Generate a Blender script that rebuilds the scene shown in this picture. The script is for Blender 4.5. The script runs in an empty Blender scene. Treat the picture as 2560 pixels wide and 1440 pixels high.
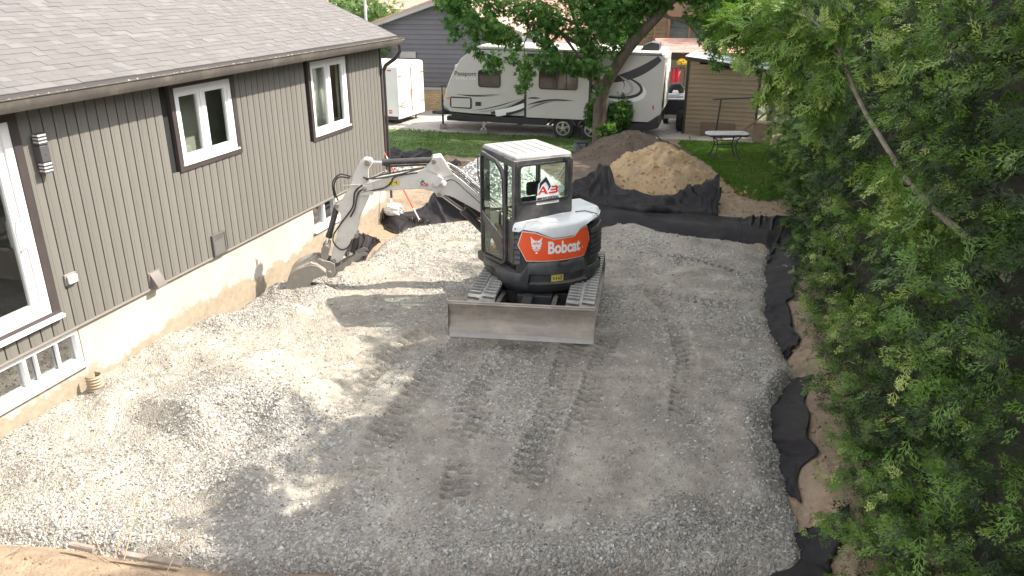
import bpy, math, random
import numpy as np
from mathutils import Vector, Matrix, Euler
random.seed(7); rng = np.random.default_rng(7)
SC = bpy.context.scene
COL = SC.collection
R = math.radians
# ------------------------------------------------------------------ camera, sky, sun, exposure
CAM_H = 4.7; FPX = 1937.0; PITCH = math.atan(766/1937.)
cam = bpy.data.cameras.new('camera'); camo = bpy.data.objects.new('camera', cam); COL.objects.link(camo)
cam.sensor_width = 36; cam.lens = 36*FPX/2560; cam.clip_start = .1; cam.clip_end = 600
camo.location = (0, 0, CAM_H); camo.rotation_euler = (math.pi/2-PITCH, 0, 0)
SC.camera = camo
SUN = Vector((1.07, .14, 1.02)).normalized()
world = bpy.data.worlds.new('World'); SC.world = world; world.use_nodes = True
nt = world.node_tree; nt.nodes.clear()
sky = nt.nodes.new('ShaderNodeTexSky'); sky.sky_type = 'NISHITA'; sky.sun_disc = False
sky.sun_elevation = math.asin(SUN.z); sky.sun_rotation = math.atan2(SUN.x, SUN.y)
hs = nt.nodes.new('ShaderNodeHueSaturation'); hs.inputs['Saturation'].default_value = .12
bg = nt.nodes.new('ShaderNodeBackground'); bg.inputs['Strength'].default_value = .15
wo = nt.nodes.new('ShaderNodeOutputWorld')
nt.links.new(sky.outputs[0], hs.inputs['Color']); nt.links.new(hs.outputs[0], bg.inputs['Color']); nt.links.new(bg.outputs[0], wo.inputs['Surface'])
sl = bpy.data.lights.new('sun', 'SUN'); sl.energy = 2.75; sl.angle = R(.55); sl.color = (1, .915, .80)
so = bpy.data.objects.new('sun', sl); COL.objects.link(so); so.rotation_euler = SUN.to_track_quat('Z', 'Y').to_euler()
SC.view_settings.view_transform = 'Standard'; SC.view_settings.look = 'None'; SC.view_settings.gamma = 1
SC.view_settings.exposure = 1.88
try: SC.cycles.use_denoising = True
except Exception: pass
SC.cycles.max_bounces = 8; SC.cycles.transparent_max_bounces = 16
# ------------------------------------------------------------------ where a sight line of the survey camera meets the place
CT, ST = math.cos(PITCH), math.sin(PITCH)
def ray(px, py):
    u = (px-1280)/FPX; v = (py-720)/FPX
    return np.array([u, CT-v*ST, -ST-v*CT])
def gp(px, py, z=0.):
    r = ray(px, py); k = (z-CAM_H)/r[2]; return Vector((r[0]*k, r[1]*k, z))
def yp(px, py, Y):
    r = ray(px, py); k = Y/r[1]; return Vector((r[0]*k, Y, CAM_H+r[2]*k))
# ------------------------------------------------------------------ frames
HA = R(16.4)
HM = Matrix.Translation((-5.096, 8.064, 0)) @ Matrix.Rotation(-HA, 4, 'Z')     # house frame: x outwards from the wall, y along it
hd = Vector((math.sin(HA), math.cos(HA), 0)); hb = Vector((math.cos(HA), -math.sin(HA), 0)); HP0 = Vector((-5.096, 8.064, 0))
def HW(b, a, z=0.): return HM @ Vector((b, a, z))
def to_house(x, y):
    X = x-HP0.x; Y = y-HP0.y
    return X*hb.x+Y*hb.y, X*hd.x+Y*hd.y     # b, a
# ------------------------------------------------------------------ noise
_tab = rng.random((256, 256))
def vnoise(x, y):
    x = np.asarray(x, float); y = np.asarray(y, float)
    xi = np.floor(x).astype(int); yi = np.floor(y).astype(int); fx = x-xi; fy = y-yi
    fx = fx*fx*(3-2*fx); fy = fy*fy*(3-2*fy)
    a = _tab[xi & 255, yi & 255]; b = _tab[(xi+1) & 255, yi & 255]; c = _tab[xi & 255, (yi+1) & 255]; d = _tab[(xi+1) & 255, (yi+1) & 255]
    return (a*(1-fx)+b*fx)*(1-fy)+(c*(1-fx)+d*fx)*fy
def fbm(x, y, s=1., o=4):
    t = 0; a = .5; n = 0
    for i in range(o):
        t = t+a*vnoise(np.asarray(x)*s+17.3*i, np.asarray(y)*s+5.1*i); n += a; a *= .5; s *= 2.03
    return t/n-.5
# ------------------------------------------------------------------ materials
def new_mat(name):
    m = bpy.data.materials.new(name); m.use_nodes = True; n = m.node_tree
    return m, n, n.nodes['Principled BSDF']
def N(n, t, **kw):
    q = n.nodes.new(t)
    for k, v in kw.items(): setattr(q, k, v)
    return q
def rgb(c): return (c[0], c[1], c[2], 1) if hasattr(c, '__len__') else (c, c, c, 1)
def noise_node(n, co, scale, detail=4, rough=.6, stretch=None):
    q = N(n, 'ShaderNodeTexNoise'); q.inputs['Scale'].default_value = scale; q.inputs['Detail'].default_value = detail; q.inputs['Roughness'].default_value = rough
    if stretch:
        mp = N(n, 'ShaderNodeMapping'); mp.inputs['Scale'].default_value = stretch; n.links.new(co, mp.inputs[0]); n.links.new(mp.outputs[0], q.inputs['Vector'])
    else: n.links.new(co, q.inputs['Vector'])
    return q
def mix(n, fac, a, b, blend='MIX'):
    q = N(n, 'ShaderNodeMix', data_type='RGBA', blend_type=blend)
    for s, v in ((q.inputs[0], fac), (q.inputs[6], a), (q.inputs[7], b)):
        if isinstance(v, bpy.types.NodeSocket): n.links.new(v, s)
        elif s.type == 'VALUE': s.default_value = v
        else: s.default_value = rgb(v)
    return q.outputs[2]
def ramp(n, src, lo, hi, a=0., b=1.):
    q = N(n, 'ShaderNodeMapRange'); q.inputs[1].default_value = lo; q.inputs[2].default_value = hi; q.inputs[3].default_value = a; q.inputs[4].default_value = b
    n.links.new(src, q.inputs[0]); return q.outputs[0]
def math_n(n, op, a, b=None):
    q = N(n, 'ShaderNodeMath', operation=op)
    for s, v in ((q.inputs[0], a), (q.inputs[1], b)):
        if v is None: continue
        if isinstance(v, bpy.types.NodeSocket): n.links.new(v, s)
        else: s.default_value = v
    return q.outputs[0]
def pbr(name, c1, c2=None, scale=3., rough=.6, metal=0., bump=0., bscale=40., var=0., attr=False, lo=.35, hi=.65, stretch=None, dirt=None, dscale=1.2, damt=.5, spec=None, coat=0., sss=None, uppy=None):
    m, n, p = new_mat(name)
    co = N(n, 'ShaderNodeTexCoord').outputs['Object']
    nz = noise_node(n, co, scale, 5, .62, stretch)
    col = mix(n, ramp(n, nz.outputs[0], lo, hi), c1, c2 if c2 is not None else c1)
    if dirt is not None:
        dn = noise_node(n, co, dscale, 6, .7)
        col = mix(n, ramp(n, dn.outputs[0], .5, .72, 0, damt), col, dirt)
    if uppy is not None:       # dust settled on faces that look up
        g = N(n, 'ShaderNodeNewGeometry'); sx = N(n, 'ShaderNodeSeparateXYZ'); n.links.new(g.outputs['Normal'], sx.inputs[0])
        dn2 = noise_node(n, co, 9, 5, .7)
        f = math_n(n, 'MULTIPLY', ramp(n, sx.outputs[2], .25, .95, 0, uppy[1]), ramp(n, dn2.outputs[0], .3, .6, .45, 1))
        col = mix(n, f, col, uppy[0])
    if var:
        if attr: s = N(n, 'ShaderNodeAttribute', attribute_name='rnd').outputs['Fac']
        else: s = N(n, 'ShaderNodeObjectInfo').outputs['Random']
        v = ramp(n, s, 0, 1, 1-var, 1+var)
        cmb = N(n, 'ShaderNodeCombineColor'); [n.links.new(v, cmb.inputs[i]) for i in range(3)]
        col = mix(n, 1., col, cmb.outputs[0], 'MULTIPLY')
    n.links.new(col, p.inputs['Base Color'])
    p.inputs['Roughness'].default_value = rough; p.inputs['Metallic'].default_value = metal
    if spec is not None: p.inputs['Specular IOR Level'].default_value = spec
    if coat: p.inputs['Coat Weight'].default_value = coat; p.inputs['Coat Roughness'].default_value = .1
    if bump:
        b = noise_node(n, co, bscale, 5, .65); bn = N(n, 'ShaderNodeBump'); bn.inputs['Strength'].default_value = bump; bn.inputs['Distance'].default_value = .02
        n.links.new(b.outputs[0], bn.inputs['Height']); n.links.new(bn.outputs[0], p.inputs['Normal'])
    return m
def glass(name, tint=(.75, .85, .8), refl=.12, rough=.02, dark=None):
    m, n, p = new_mat(name); n.nodes.remove(p); out = n.nodes['Material Output']
    tr = N(n, 'ShaderNodeBsdfTransparent'); tr.inputs[0].default_value = rgb(tint)
    gl = N(n, 'ShaderNodeBsdfGlossy'); gl.inputs['Roughness'].default_value = rough
    fr = N(n, 'ShaderNodeFresnel'); fr.inputs[0].default_value = 1.5
    f = math_n(n, 'ADD', math_n(n, 'MULTIPLY', fr.outputs[0], 1.3), refl)
    f = math_n(n, 'MULTIPLY', f, math_n(n, 'SUBTRACT', 1., N(n, 'ShaderNodeNewGeometry').outputs['Backfacing']))      # only the outer face of a pane mirrors
    a = N(n, 'ShaderNodeMixShader'); n.links.new(f, a.inputs[0]); n.links.new(tr.outputs[0], a.inputs[1]); n.links.new(gl.outputs[0], a.inputs[2])
    n.links.new(a.outputs[0], out.inputs[0]); return m
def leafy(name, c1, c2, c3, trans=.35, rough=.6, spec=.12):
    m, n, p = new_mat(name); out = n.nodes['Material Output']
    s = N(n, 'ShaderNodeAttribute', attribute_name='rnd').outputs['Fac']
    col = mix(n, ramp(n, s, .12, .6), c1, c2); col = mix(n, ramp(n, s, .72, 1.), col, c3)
    n.links.new(col, p.inputs['Base Color']); p.inputs['Roughness'].default_value = rough; p.inputs['Specular IOR Level'].default_value = spec
    t = N(n, 'ShaderNodeBsdfTranslucent'); tc = mix(n, 1., col, (1.5, 1.6, .9), 'MULTIPLY'); n.links.new(tc, t.inputs[0])
    ms = N(n, 'ShaderNodeMixShader'); ms.inputs[0].default_value = trans
    n.links.new(p.outputs[0], ms.inputs[1]); n.links.new(t.outputs[0], ms.inputs[2]); n.links.new(ms.outputs[0], out.inputs[0]); return m
M = {}
M['siding'] = pbr('siding', (.145, .138, .124), (.158, .150, .135), 1.5, .55, var=.05, dirt=(.20, .185, .16), dscale=.8, damt=.35, bump=.06, bscale=5)
M['groove'] = pbr('groove', (.012, .012, .012), rough=.8)
M['trim'] = pbr('dark_trim', (.045, .036, .036), (.06, .048, .047), 3, .45)
M['gutter'] = pbr('gutter_metal', (.075, .066, .06), (.095, .084, .075), 4, .45, dirt=(.3, .26, .2), dscale=3, damt=.3)
M['gutter_in'] = pbr('gutter_back', (.05, .046, .048), rough=.5)
M['vinyl'] = pbr('white_vinyl', (.78, .78, .79), (.74, .74, .75), 5, .35)
M['glass'] = glass('window_glass', (.85, .88, .86), .14)
M['cabglass'] = glass('cab_glass', (.90, .95, .92), .03)
M['glassb'] = glass('low_window_glass', (.6, .65, .62), .35, .05)
M['conc_blk'] = pbr('block_concrete', (.3, .27, .25), (.22, .2, .18), 9, .9, bump=.4)
M['white_paint'] = pbr('white_paint', (.66, .65, .62), (.72, .71, .68), 2, .4, dirt=(.45, .40, .33), dscale=2.5, damt=.35)
M['arm_paint'] = pbr('arm_paint', (.58, .56, .525), (.66, .64, .6), 3, .38, dirt=(.36, .31, .25), dscale=4, damt=.5, coat=.2)
M['hood_paint'] = pbr('hood_paint', (.64, .66, .67), (.7, .72, .73), 2, .35, dirt=(.42, .40, .36), dscale=3, damt=.3, coat=.3)
M['orange'] = pbr('orange_paint', (.80, .085, .018), (.86, .105, .025), 3, .4, dirt=(.5, .16, .08), dscale=6, damt=.2, coat=.3)
M['black'] = pbr('black_plastic', (.025, .027, .03), (.04, .042, .046), 6, .5, dirt=(.13, .12, .11), dscale=5, damt=.3)
M['cast'] = pbr('dark_casting', (.03, .033, .038), (.045, .048, .054), 6, .48, dirt=(.16, .15, .13), dscale=3.5, damt=.45, bump=.1, bscale=60, uppy=((.3, .27, .23), .4))
M['cabshell'] = pbr('cab_shell', (.055, .054, .058), (.075, .074, .076), 8, .5, dirt=(.2, .19, .18), dscale=4, damt=.35, uppy=((.36, .35, .34), .7))
M['cabroof'] = pbr('cab_roof', (.10, .10, .105), (.14, .14, .14), 8, .5, dirt=(.3, .29, .28), dscale=5, damt=.5, uppy=((.42, .41, .39), .8))
M['seat'] = pbr('seat_cloth', (.02, .02, .022), rough=.9)
M['rubber'] = pbr('track_rubber', (.10, .10, .10), (.15, .15, .145), 12, .75, dirt=(.36, .34, .30), dscale=8, damt=.7, uppy=((.42, .41, .38), .85))
M['steel'] = pbr('worn_steel', (.33, .29, .25), (.24, .21, .185), 3, .5, .25, dirt=(.44, .38, .32), dscale=2.5, damt=.8, bump=.15, bscale=30, stretch=(1, 1, 5))
M['steel_b'] = pbr('polished_steel_edge', (.52, .51, .50), (.44, .43, .42), 6, .45, .25, dirt=(.56, .54, .51), dscale=5, damt=.5)
M['bucket'] = pbr('bucket_steel', (.33, .30, .265), (.22, .20, .18), 4, .6, .15, dirt=(.46, .41, .35), dscale=4, damt=.7, bump=.2, bscale=25)
M['cylblack'] = pbr('cylinder_black', (.035, .033, .034), (.06, .055, .053), 6, .45, dirt=(.2, .17, .15), dscale=5, damt=.3)
M['chrome'] = pbr('chrome_rod', (.75, .75, .76), rough=.18, metal=1)
M['hose'] = pbr('rubber_hose', (.03, .03, .03), rough=.6)
M['yellow'] = pbr('yellow_decal', (.62, .5, .1), (.7, .56, .14), 8, .5)
M['redp'] = pbr('red_print', (.62, .03, .05), rough=.4)
M['navyp'] = pbr('navy_print', (.025, .035, .055), rough=.4)
M['whitep'] = pbr('white_print', (.8, .8, .8), rough=.4)
M['greyp'] = pbr('grey_print', (.45, .45, .46), rough=.4)
M['fabric'] = pbr('landscape_fabric', (.013, .011, .013), (.020, .017, .019), 5, .55, bump=.2, bscale=90, dirt=(.085, .075, .07), dscale=2.2, damt=.22, spec=.2)
M['sand'] = pbr('sand', (.38, .26, .14), (.47, .35, .22), 2.2, .95, bump=.8, bscale=18, dirt=(.20, .13, .08), dscale=2.2, damt=.75)
M['dirtpile'] = pbr('dirt_heap', (.10, .075, .057), (.14, .105, .08), 3, .95, bump=.8, bscale=22)
M['lawn'] = pbr('lawn_soil', (.07, .12, .03), (.11, .17, .05), 2.5, .95, bump=.7, bscale=50, dirt=(.16, .13, .08), dscale=.9, damt=.5)
M['grass'] = leafy('grass_blades', (.06, .13, .022), (.11, .21, .04), (.20, .19, .08), .3, .6)
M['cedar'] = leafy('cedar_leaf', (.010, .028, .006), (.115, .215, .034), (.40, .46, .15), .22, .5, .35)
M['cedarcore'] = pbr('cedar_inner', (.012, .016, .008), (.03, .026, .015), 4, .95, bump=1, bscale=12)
M['maple'] = leafy('maple_leaf', (.022, .07, .018), (.085, .18, .045), (.24, .34, .12), .45, .55, .18)
M['yarddirt'] = pbr('dark_yard_dirt', (.10, .075, .058), (.15, .115, .088), 2.2, .95, bump=.8, bscale=25, dirt=(.24, .175, .12), dscale=1.1, damt=.5)
M['fartree'] = leafy('far_tree_leaf', (.07, .12, .05), (.13, .2, .08), (.22, .28, .14), .35)
M['bark'] = pbr('maple_bark', (.085, .065, .05), (.15, .12, .095), 9, .95, bump=1., bscale=22, stretch=(1, 1, .25))
M['cbark'] = pbr('cedar_bark', (.16, .125, .10), (.30, .26, .22), 14, .9, bump=.8, bscale=40)
M['wood'] = pbr('old_wood', (.30, .22, .15), (.2, .14, .09), 5, .85, bump=.4, bscale=30, stretch=(1, 8, 8))
M['twig'] = pbr('dry_twig', (.28, .2, .13), (.4, .31, .21), 9, .9)
M['rvwhite'] = pbr('trailer_skin', (.50, .485, .46), (.54, .525, .50), 1.2, .35, coat=.2)
M['rvroof'] = pbr('trailer_roof', (.66, .64, .58), (.72, .70, .64), 2, .6)
M['rvdark'] = pbr('trailer_skirt', (.022, .022, .028), (.03, .03, .036), 3, .4)
M['rvglass'] = pbr('tinted_glass', (.022, .018, .016), (.05, .04, .03), 2, .06, spec=.8)
M['rvgrey'] = pbr('silver_graphic', (.34, .35, .36), rough=.4)
M['tyre'] = pbr('tyre', (.02, .02, .021), (.035, .034, .033), 9, .8)
M['alloy'] = pbr('alloy', (.5, .5, .5), rough=.3, metal=.8)
M['cargo'] = pbr('cargo_skin', (.72, .71, .69), (.78, .77, .75), 1.5, .4, dirt=(.5, .42, .33), dscale=3, damt=.25)
M['rust'] = pbr('rusty_steel', (.30, .14, .06), (.42, .26, .15), 7, .8)
M['red_l'] = pbr('red_marker', (.55, .04, .03), rough=.3)
M['greywall'] = pbr('grey_lap_siding', (.10, .10, .115), (.115, .115, .13), 1.2, .6, var=.05)
M['fascia'] = pbr('grey_fascia', (.30, .29, .285), (.33, .32, .31), 2, .55)
M['brick'] = pbr('tan_brick', (.44, .33, .20), (.52, .40, .26), 4, .9, var=.12, bump=.4)
M['mortar'] = pbr('mortar', (.40, .36, .30), rough=.95)
M['tileroof'] = pbr('brown_shingle', (.40, .26, .20), (.50, .36, .29), 5, .9, var=.14, attr=True)
M['pinkroof'] = pbr('faded_red_roof', (.42, .24, .20), (.50, .31, .26), 1.5, .85, var=.05, attr=True)
M['beige'] = pbr('beige_render', (.55, .42, .36), (.6, .47, .41), 1, .9)
M['brownlap'] = pbr('brown_lap', (.24, .15, .10), (.3, .2, .14), 3, .8, var=.1)
M['shed'] = pbr('shed_lap', (.27, .20, .13), (.32, .245, .165), 1.5, .6, var=.05, dirt=(.2, .15, .1), dscale=1.5, damt=.45)
M['sheddark'] = pbr('shed_dark_trim', (.035, .027, .022), rough=.6)
M['board_b'] = pbr('brown_board', (.15, .10, .07), (.19, .13, .09), 3, .7)
M['path'] = pbr('path_concrete', (.36, .33, .29), (.46, .42, .37), 2, .9, bump=.3)
M['tabletop'] = pbr('table_top', (.62, .60, .60), (.5, .48, .48), 3, .4, dirt=(.2, .18, .17), dscale=7, damt=.6)
M['bagblue'] = pbr('cooler_cloth', (.10, .11, .125), (.14, .15, .165), 9, .8)
M['blue'] = pbr('blue_cloth', (.12, .38, .62), rough=.8); M['red'] = pbr('red_cloth', (.6, .05, .07), rough=.8); M['yel'] = pbr('yellow_petals', (.75, .55, .05), rough=.8)
M['plastic_bag'] = pbr('white_plastic', (.8, .79, .77), (.72, .71, .69), 6, .4)
M['rodred'] = pbr('rod_red', (.75, .07, .04), rough=.5); M['rodwhite'] = pbr('rod_white', (.62, .6, .56), rough=.5)
M['pipe'] = pbr('corrugated_pipe', (.36, .29, .20), (.30, .24, .17), 6, .8)
M['room'] = pbr('room_wall', (.52, .48, .42), rough=.9); M['roomd'] = pbr('room_floor', (.34, .27, .2), rough=.8); M['curtain'] = pbr('curtain', (.8, .79, .77), rough=.9)
M['lampdark'] = pbr('lamp_grey', (.10, .10, .105), rough=.4, metal=.3); M['lampclear'] = pbr('lamp_clear', (.6, .6, .58), rough=.2)
M['blocks'] = pbr('asphalt', (.16, .15, .145), (.2, .19, .18), 3, .9)
M['car'] = pbr('car_paint', (.55, .6, .66), rough=.25, coat=.5)
M['seedm'] = pbr('maple_seed_litter', (.5, .36, .22), (.62, .48, .32), 20, .9)
M['silverbag'] = pbr('sheet_metal', (.5, .52, .55), (.62, .64, .66), 3, .5)
M['wetwood'] = pbr('weathered_grey_wood', (.24, .19, .16), (.33, .28, .24), 6, .85, bump=.4, bscale=30)
def shingle_mat(attr):
    m, n, p = new_mat('roof_shingle'); co = N(n, 'ShaderNodeTexCoord').outputs['Object']
    s = N(n, 'ShaderNodeAttribute', attribute_name='rnd').outputs['Fac'] if attr else N(n, 'ShaderNodeObjectInfo').outputs['Random']
    c = mix(n, ramp(n, s, 0, .3), (.098, .091, .089), (.118, .109, .107)); c = mix(n, ramp(n, s, .75, 1.), c, (.158, .149, .146))
    g = noise_node(n, co, 140, 3, .7); c = mix(n, ramp(n, g.outputs[0], .3, .7, 0, .5), c, (.165, .155, .152)); g2 = noise_node(n, co, 1.2, 5, .6); c = mix(n, ramp(n, g2.outputs[0], .45, .75, 0, .35), c, (.145, .132, .126))
    n.links.new(c, p.inputs['Base Color']); p.inputs['Roughness'].default_value = .9
    b = N(n, 'ShaderNodeBump'); b.inputs['Strength'].default_value = .5; b.inputs['Distance'].default_value = .004; n.links.new(g.outputs[0], b.inputs['Height']); n.links.new(b.outputs[0], p.inputs['Normal']); return m
M['shingle'] = shingle_mat(False); M['shingle_a'] = shingle_mat(True)
def gravel_mat():
    m, n, p = new_mat('crushed_stone'); co = N(n, 'ShaderNodeTexCoord').outputs['Object']
    fr = N(n, 'ShaderNodeAttribute', attribute_name='fresh').outputs['Fac']
    v = N(n, 'ShaderNodeTexVoronoi'); v.inputs['Scale'].default_value = 34; n.links.new(co, v.inputs['Vector'])
    v2 = N(n, 'ShaderNodeTexVoronoi'); v2.inputs['Scale'].default_value = 75; n.links.new(co, v2.inputs['Vector'])
    sep = N(n, 'ShaderNodeSeparateColor'); n.links.new(v.outputs['Color'], sep.inputs[0])
    big = noise_node(n, co, .55, 6, .65); mid = noise_node(n, co, 5, 6, .7); fine = noise_node(n, co, 60, 4, .75)
    dust = mix(n, ramp(n, mid.outputs[0], .35, .65), (.345, .31, .253), (.445, .408, .34))
    dust = mix(n, ramp(n, big.outputs[0], .42, .58), dust, (.285, .258, .215)); pat = noise_node(n, co, 2.1, 7, .72); dust = mix(n, ramp(n, pat.outputs[0], .5, .66, 0, .75), dust, (.175, .158, .132)); dust = mix(n, ramp(n, pat.outputs[0], .46, .36, 0, .7), dust, (.52, .49, .43))  # dry and dark dust patches; the mottling also stands in for relief shade
    stone = mix(n, sep.outputs[0], (.20, .19, .175), (.56, .55, .525))
    stone = mix(n, ramp(n, sep.outputs[1], .8, 1., 0, .6), stone, (.40, .30, .22))
    f = math_n(n, 'ADD', ramp(n, fr, 0, 1, .04, .75), ramp(n, mid.outputs[0], .45, .7, -.1, .25))
    q = N(n, 'ShaderNodeMath', operation='GREATER_THAN'); n.links.new(f, q.inputs[0]); n.links.new(sep.outputs[2], q.inputs[1])
    col = mix(n, q.outputs[0], dust, stone)
    dk = ramp(n, v.outputs['Distance'], .35, .8, 0, .45); col = mix(n, math_n(n, 'MULTIPLY', dk, f), col, (.16, .15, .135))
    col = mix(n, ramp(n, fine.outputs[0], .35, .7, 0, .3), col, (.50, .48, .45))
    n.links.new(col, p.inputs['Base Color']); p.inputs['Roughness'].default_value = .95; p.inputs['Specular IOR Level'].default_value = .12
    inv = math_n(n, 'SUBTRACT', 1., v.outputs['Distance']); h = math_n(n, 'MULTIPLY', inv, ramp(n, f, 0, 1, .3, 1.2))
    inv2 = math_n(n, 'SUBTRACT', 1., v2.outputs['Distance']); h = math_n(n, 'ADD', h, math_n(n, 'MULTIPLY', inv2, .4)); h = math_n(n, 'ADD', h, math_n(n, 'MULTIPLY', mid.outputs[0], 1.5))
    b = N(n, 'ShaderNodeBump'); b.inputs['Strength'].default_value = .9; b.inputs['Distance'].default_value = .03; n.links.new(h, b.inputs['Height']); n.links.new(b.outputs[0], p.inputs['Normal']); return m
M['gravel'] = gravel_mat()
def stone_mat(name, a, b, c):
    m, n, p = new_mat(name); s = N(n, 'ShaderNodeAttribute', attribute_name='rnd').outputs['Fac']
    col = mix(n, ramp(n, s, 0, .6), a, b); col = mix(n, ramp(n, s, .8, 1), col, c); n.links.new(col, p.inputs['Base Color']); p.inputs['Roughness'].default_value = .9; return m
M['stones'] = stone_mat('loose_stone', (.20, .19, .175), (.42, .405, .375), (.62, .61, .59))
M['whitestones'] = stone_mat('pale_stone', (.38, .38, .37), (.58, .58, .57), (.75, .75, .74))
def soil_mat():
    m, n, p = new_mat('soil'); co = N(n, 'ShaderNodeTexCoord').outputs['Object']
    a = noise_node(n, co, .7, 6, .65); b = noise_node(n, co, 6, 6, .7); c = noise_node(n, co, 45, 4, .7)
    col = mix(n, ramp(n, a.outputs[0], .38, .62), (.31, .225, .15), (.22, .165, .12)); col = mix(n, ramp(n, b.outputs[0], .4, .7, 0, .7), col, (.44, .34, .235)); col = mix(n, ramp(n, c.outputs[0], .5, .8, 0, .5), col, (.15, .11, .075))
    n.links.new(col, p.inputs['Base Color']); p.inputs['Roughness'].default_value = .95
    h = math_n(n, 'ADD', b.outputs[0], math_n(n, 'MULTIPLY', c.outputs[0], .4)); q = N(n, 'ShaderNodeBump'); q.inputs['Strength'].default_value = .9; q.inputs['Distance'].default_value = .04
    n.links.new(h, q.inputs['Height']); n.links.new(q.outputs[0], p.inputs['Normal']); return m
M['soil'] = soil_mat()
def found_mat():
    m, n, p = new_mat('foundation_concrete'); co = N(n, 'ShaderNodeTexCoord').outputs['Object']
    sx = N(n, 'ShaderNodeSeparateXYZ'); n.links.new(co, sx.inputs[0])
    a = noise_node(n, co, 1.3, 6, .7); b = noise_node(n, co, 9, 6, .7)
    base = mix(n, ramp(n, a.outputs[0], .35, .65), (.37, .34, .295), (.45, .415, .365)); base = mix(n, ramp(n, b.outputs[0], .55, .8, 0, .45), base, (.36, .31, .26))
    zz = math_n(n, 'ADD', sx.outputs[2], ramp(n, a.outputs[0], .3, .7, -.15, .15)); zz = math_n(n, 'ADD', zz, ramp(n, b.outputs[0], .3, .7, -.07, .07))
    st = mix(n, ramp(n, b.outputs[0], .35, .7), (.33, .28, .21), (.25, .20, .145))           # soil stain left by the old ground level
    wv = noise_node(n, co, 3.5, 8, .75, (1, 1, 6)); st = mix(n, ramp(n, wv.outputs[0], .58, .62, 0, .45), st, (.22, .16, .11)); col = mix(n, ramp(n, zz, .40, .34), base, st); n.links.new(col, p.inputs['Base Color']); p.inputs['Roughness'].default_value = .92
    q = N(n, 'ShaderNodeBump'); q.inputs['Strength'].default_value = .5; q.inputs['Distance'].default_value = .01; n.links.new(b.outputs[0], q.inputs['Height']); n.links.new(q.outputs[0], p.inputs['Normal']); return m
M['found'] = found_mat()
# ------------------------------------------------------------------ mesh tools
def np_mesh(name, V, Fv, nper, attrs=None, smooth=False):
    """V (n,3), Fv flat vertex indices, nper verts per face"""
    me = bpy.data.meshes.new(name); V = np.asarray(V, np.float32); Fv = np.asarray(Fv, np.int32).ravel(); nf = len(Fv)//nper
    me.vertices.add(len(V)); me.vertices.foreach_set('co', V.ravel())
    me.loops.add(len(Fv)); me.loops.foreach_set('vertex_index', Fv)
    me.polygons.add(nf); me.polygons.foreach_set('loop_start', np.arange(nf, dtype=np.int32)*nper)
    try: me.polygons.foreach_set('loop_total', np.full(nf, nper, np.int32))
    except Exception: pass
    me.update(calc_edges=True); me.validate()
    me.polygons.foreach_set('use_smooth', np.full(len(me.polygons), smooth))
    for k, a in (attrs or {}).items():
        at = me.attributes.new(k, 'FLOAT', 'POINT'); at.data.foreach_set('value', np.asarray(a, np.float32))
    return me
def link(name, me, mat=None, parent=None):
    o = bpy.data.objects.new(name, me); COL.objects.link(o)
    if mat is not None and me is not None and not me.materials: me.materials.append(mat)
    if parent is not None: o.parent = parent
    return o
def grid_mesh(name, X, Y, Z, mat, attrs=None, parent=None, smooth=True):
    nu, nv = X.shape; V = np.stack([X, Y, Z], -1).reshape(-1, 3)
    i = np.arange(nu*nv).reshape(nu, nv); F = np.stack([i[:-1, :-1], i[1:, :-1], i[1:, 1:], i[:-1, 1:]], -1).reshape(-1, 4)
    n = np.cross(V[F[:, 1]]-V[F[:, 0]], V[F[:, 3]]-V[F[:, 0]])
    if n[:, 2].sum() < 0: F = F[:, ::-1]
    return link(name, np_mesh(name, V, F, 4, {k: a.ravel() for k, a in (attrs or {}).items()}, smooth), mat, parent)
def tag(o, label=None, cat=None, group=None, kind=None):
    for k, v in (('label', label), ('category', cat), ('group', group), ('kind', kind)):
        if v: o[k] = v
    return o
def empty(name, label, cat, loc=(0, 0, 0), rz=0, group=None, M4=None):
    o = bpy.data.objects.new(name, None); COL.objects.link(o); o.empty_display_size = .2
    if M4 is not None: o.matrix_world = M4
    else: o.location = loc; o.rotation_euler = (0, 0, rz)
    return tag(o, label, cat, group)
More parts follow.
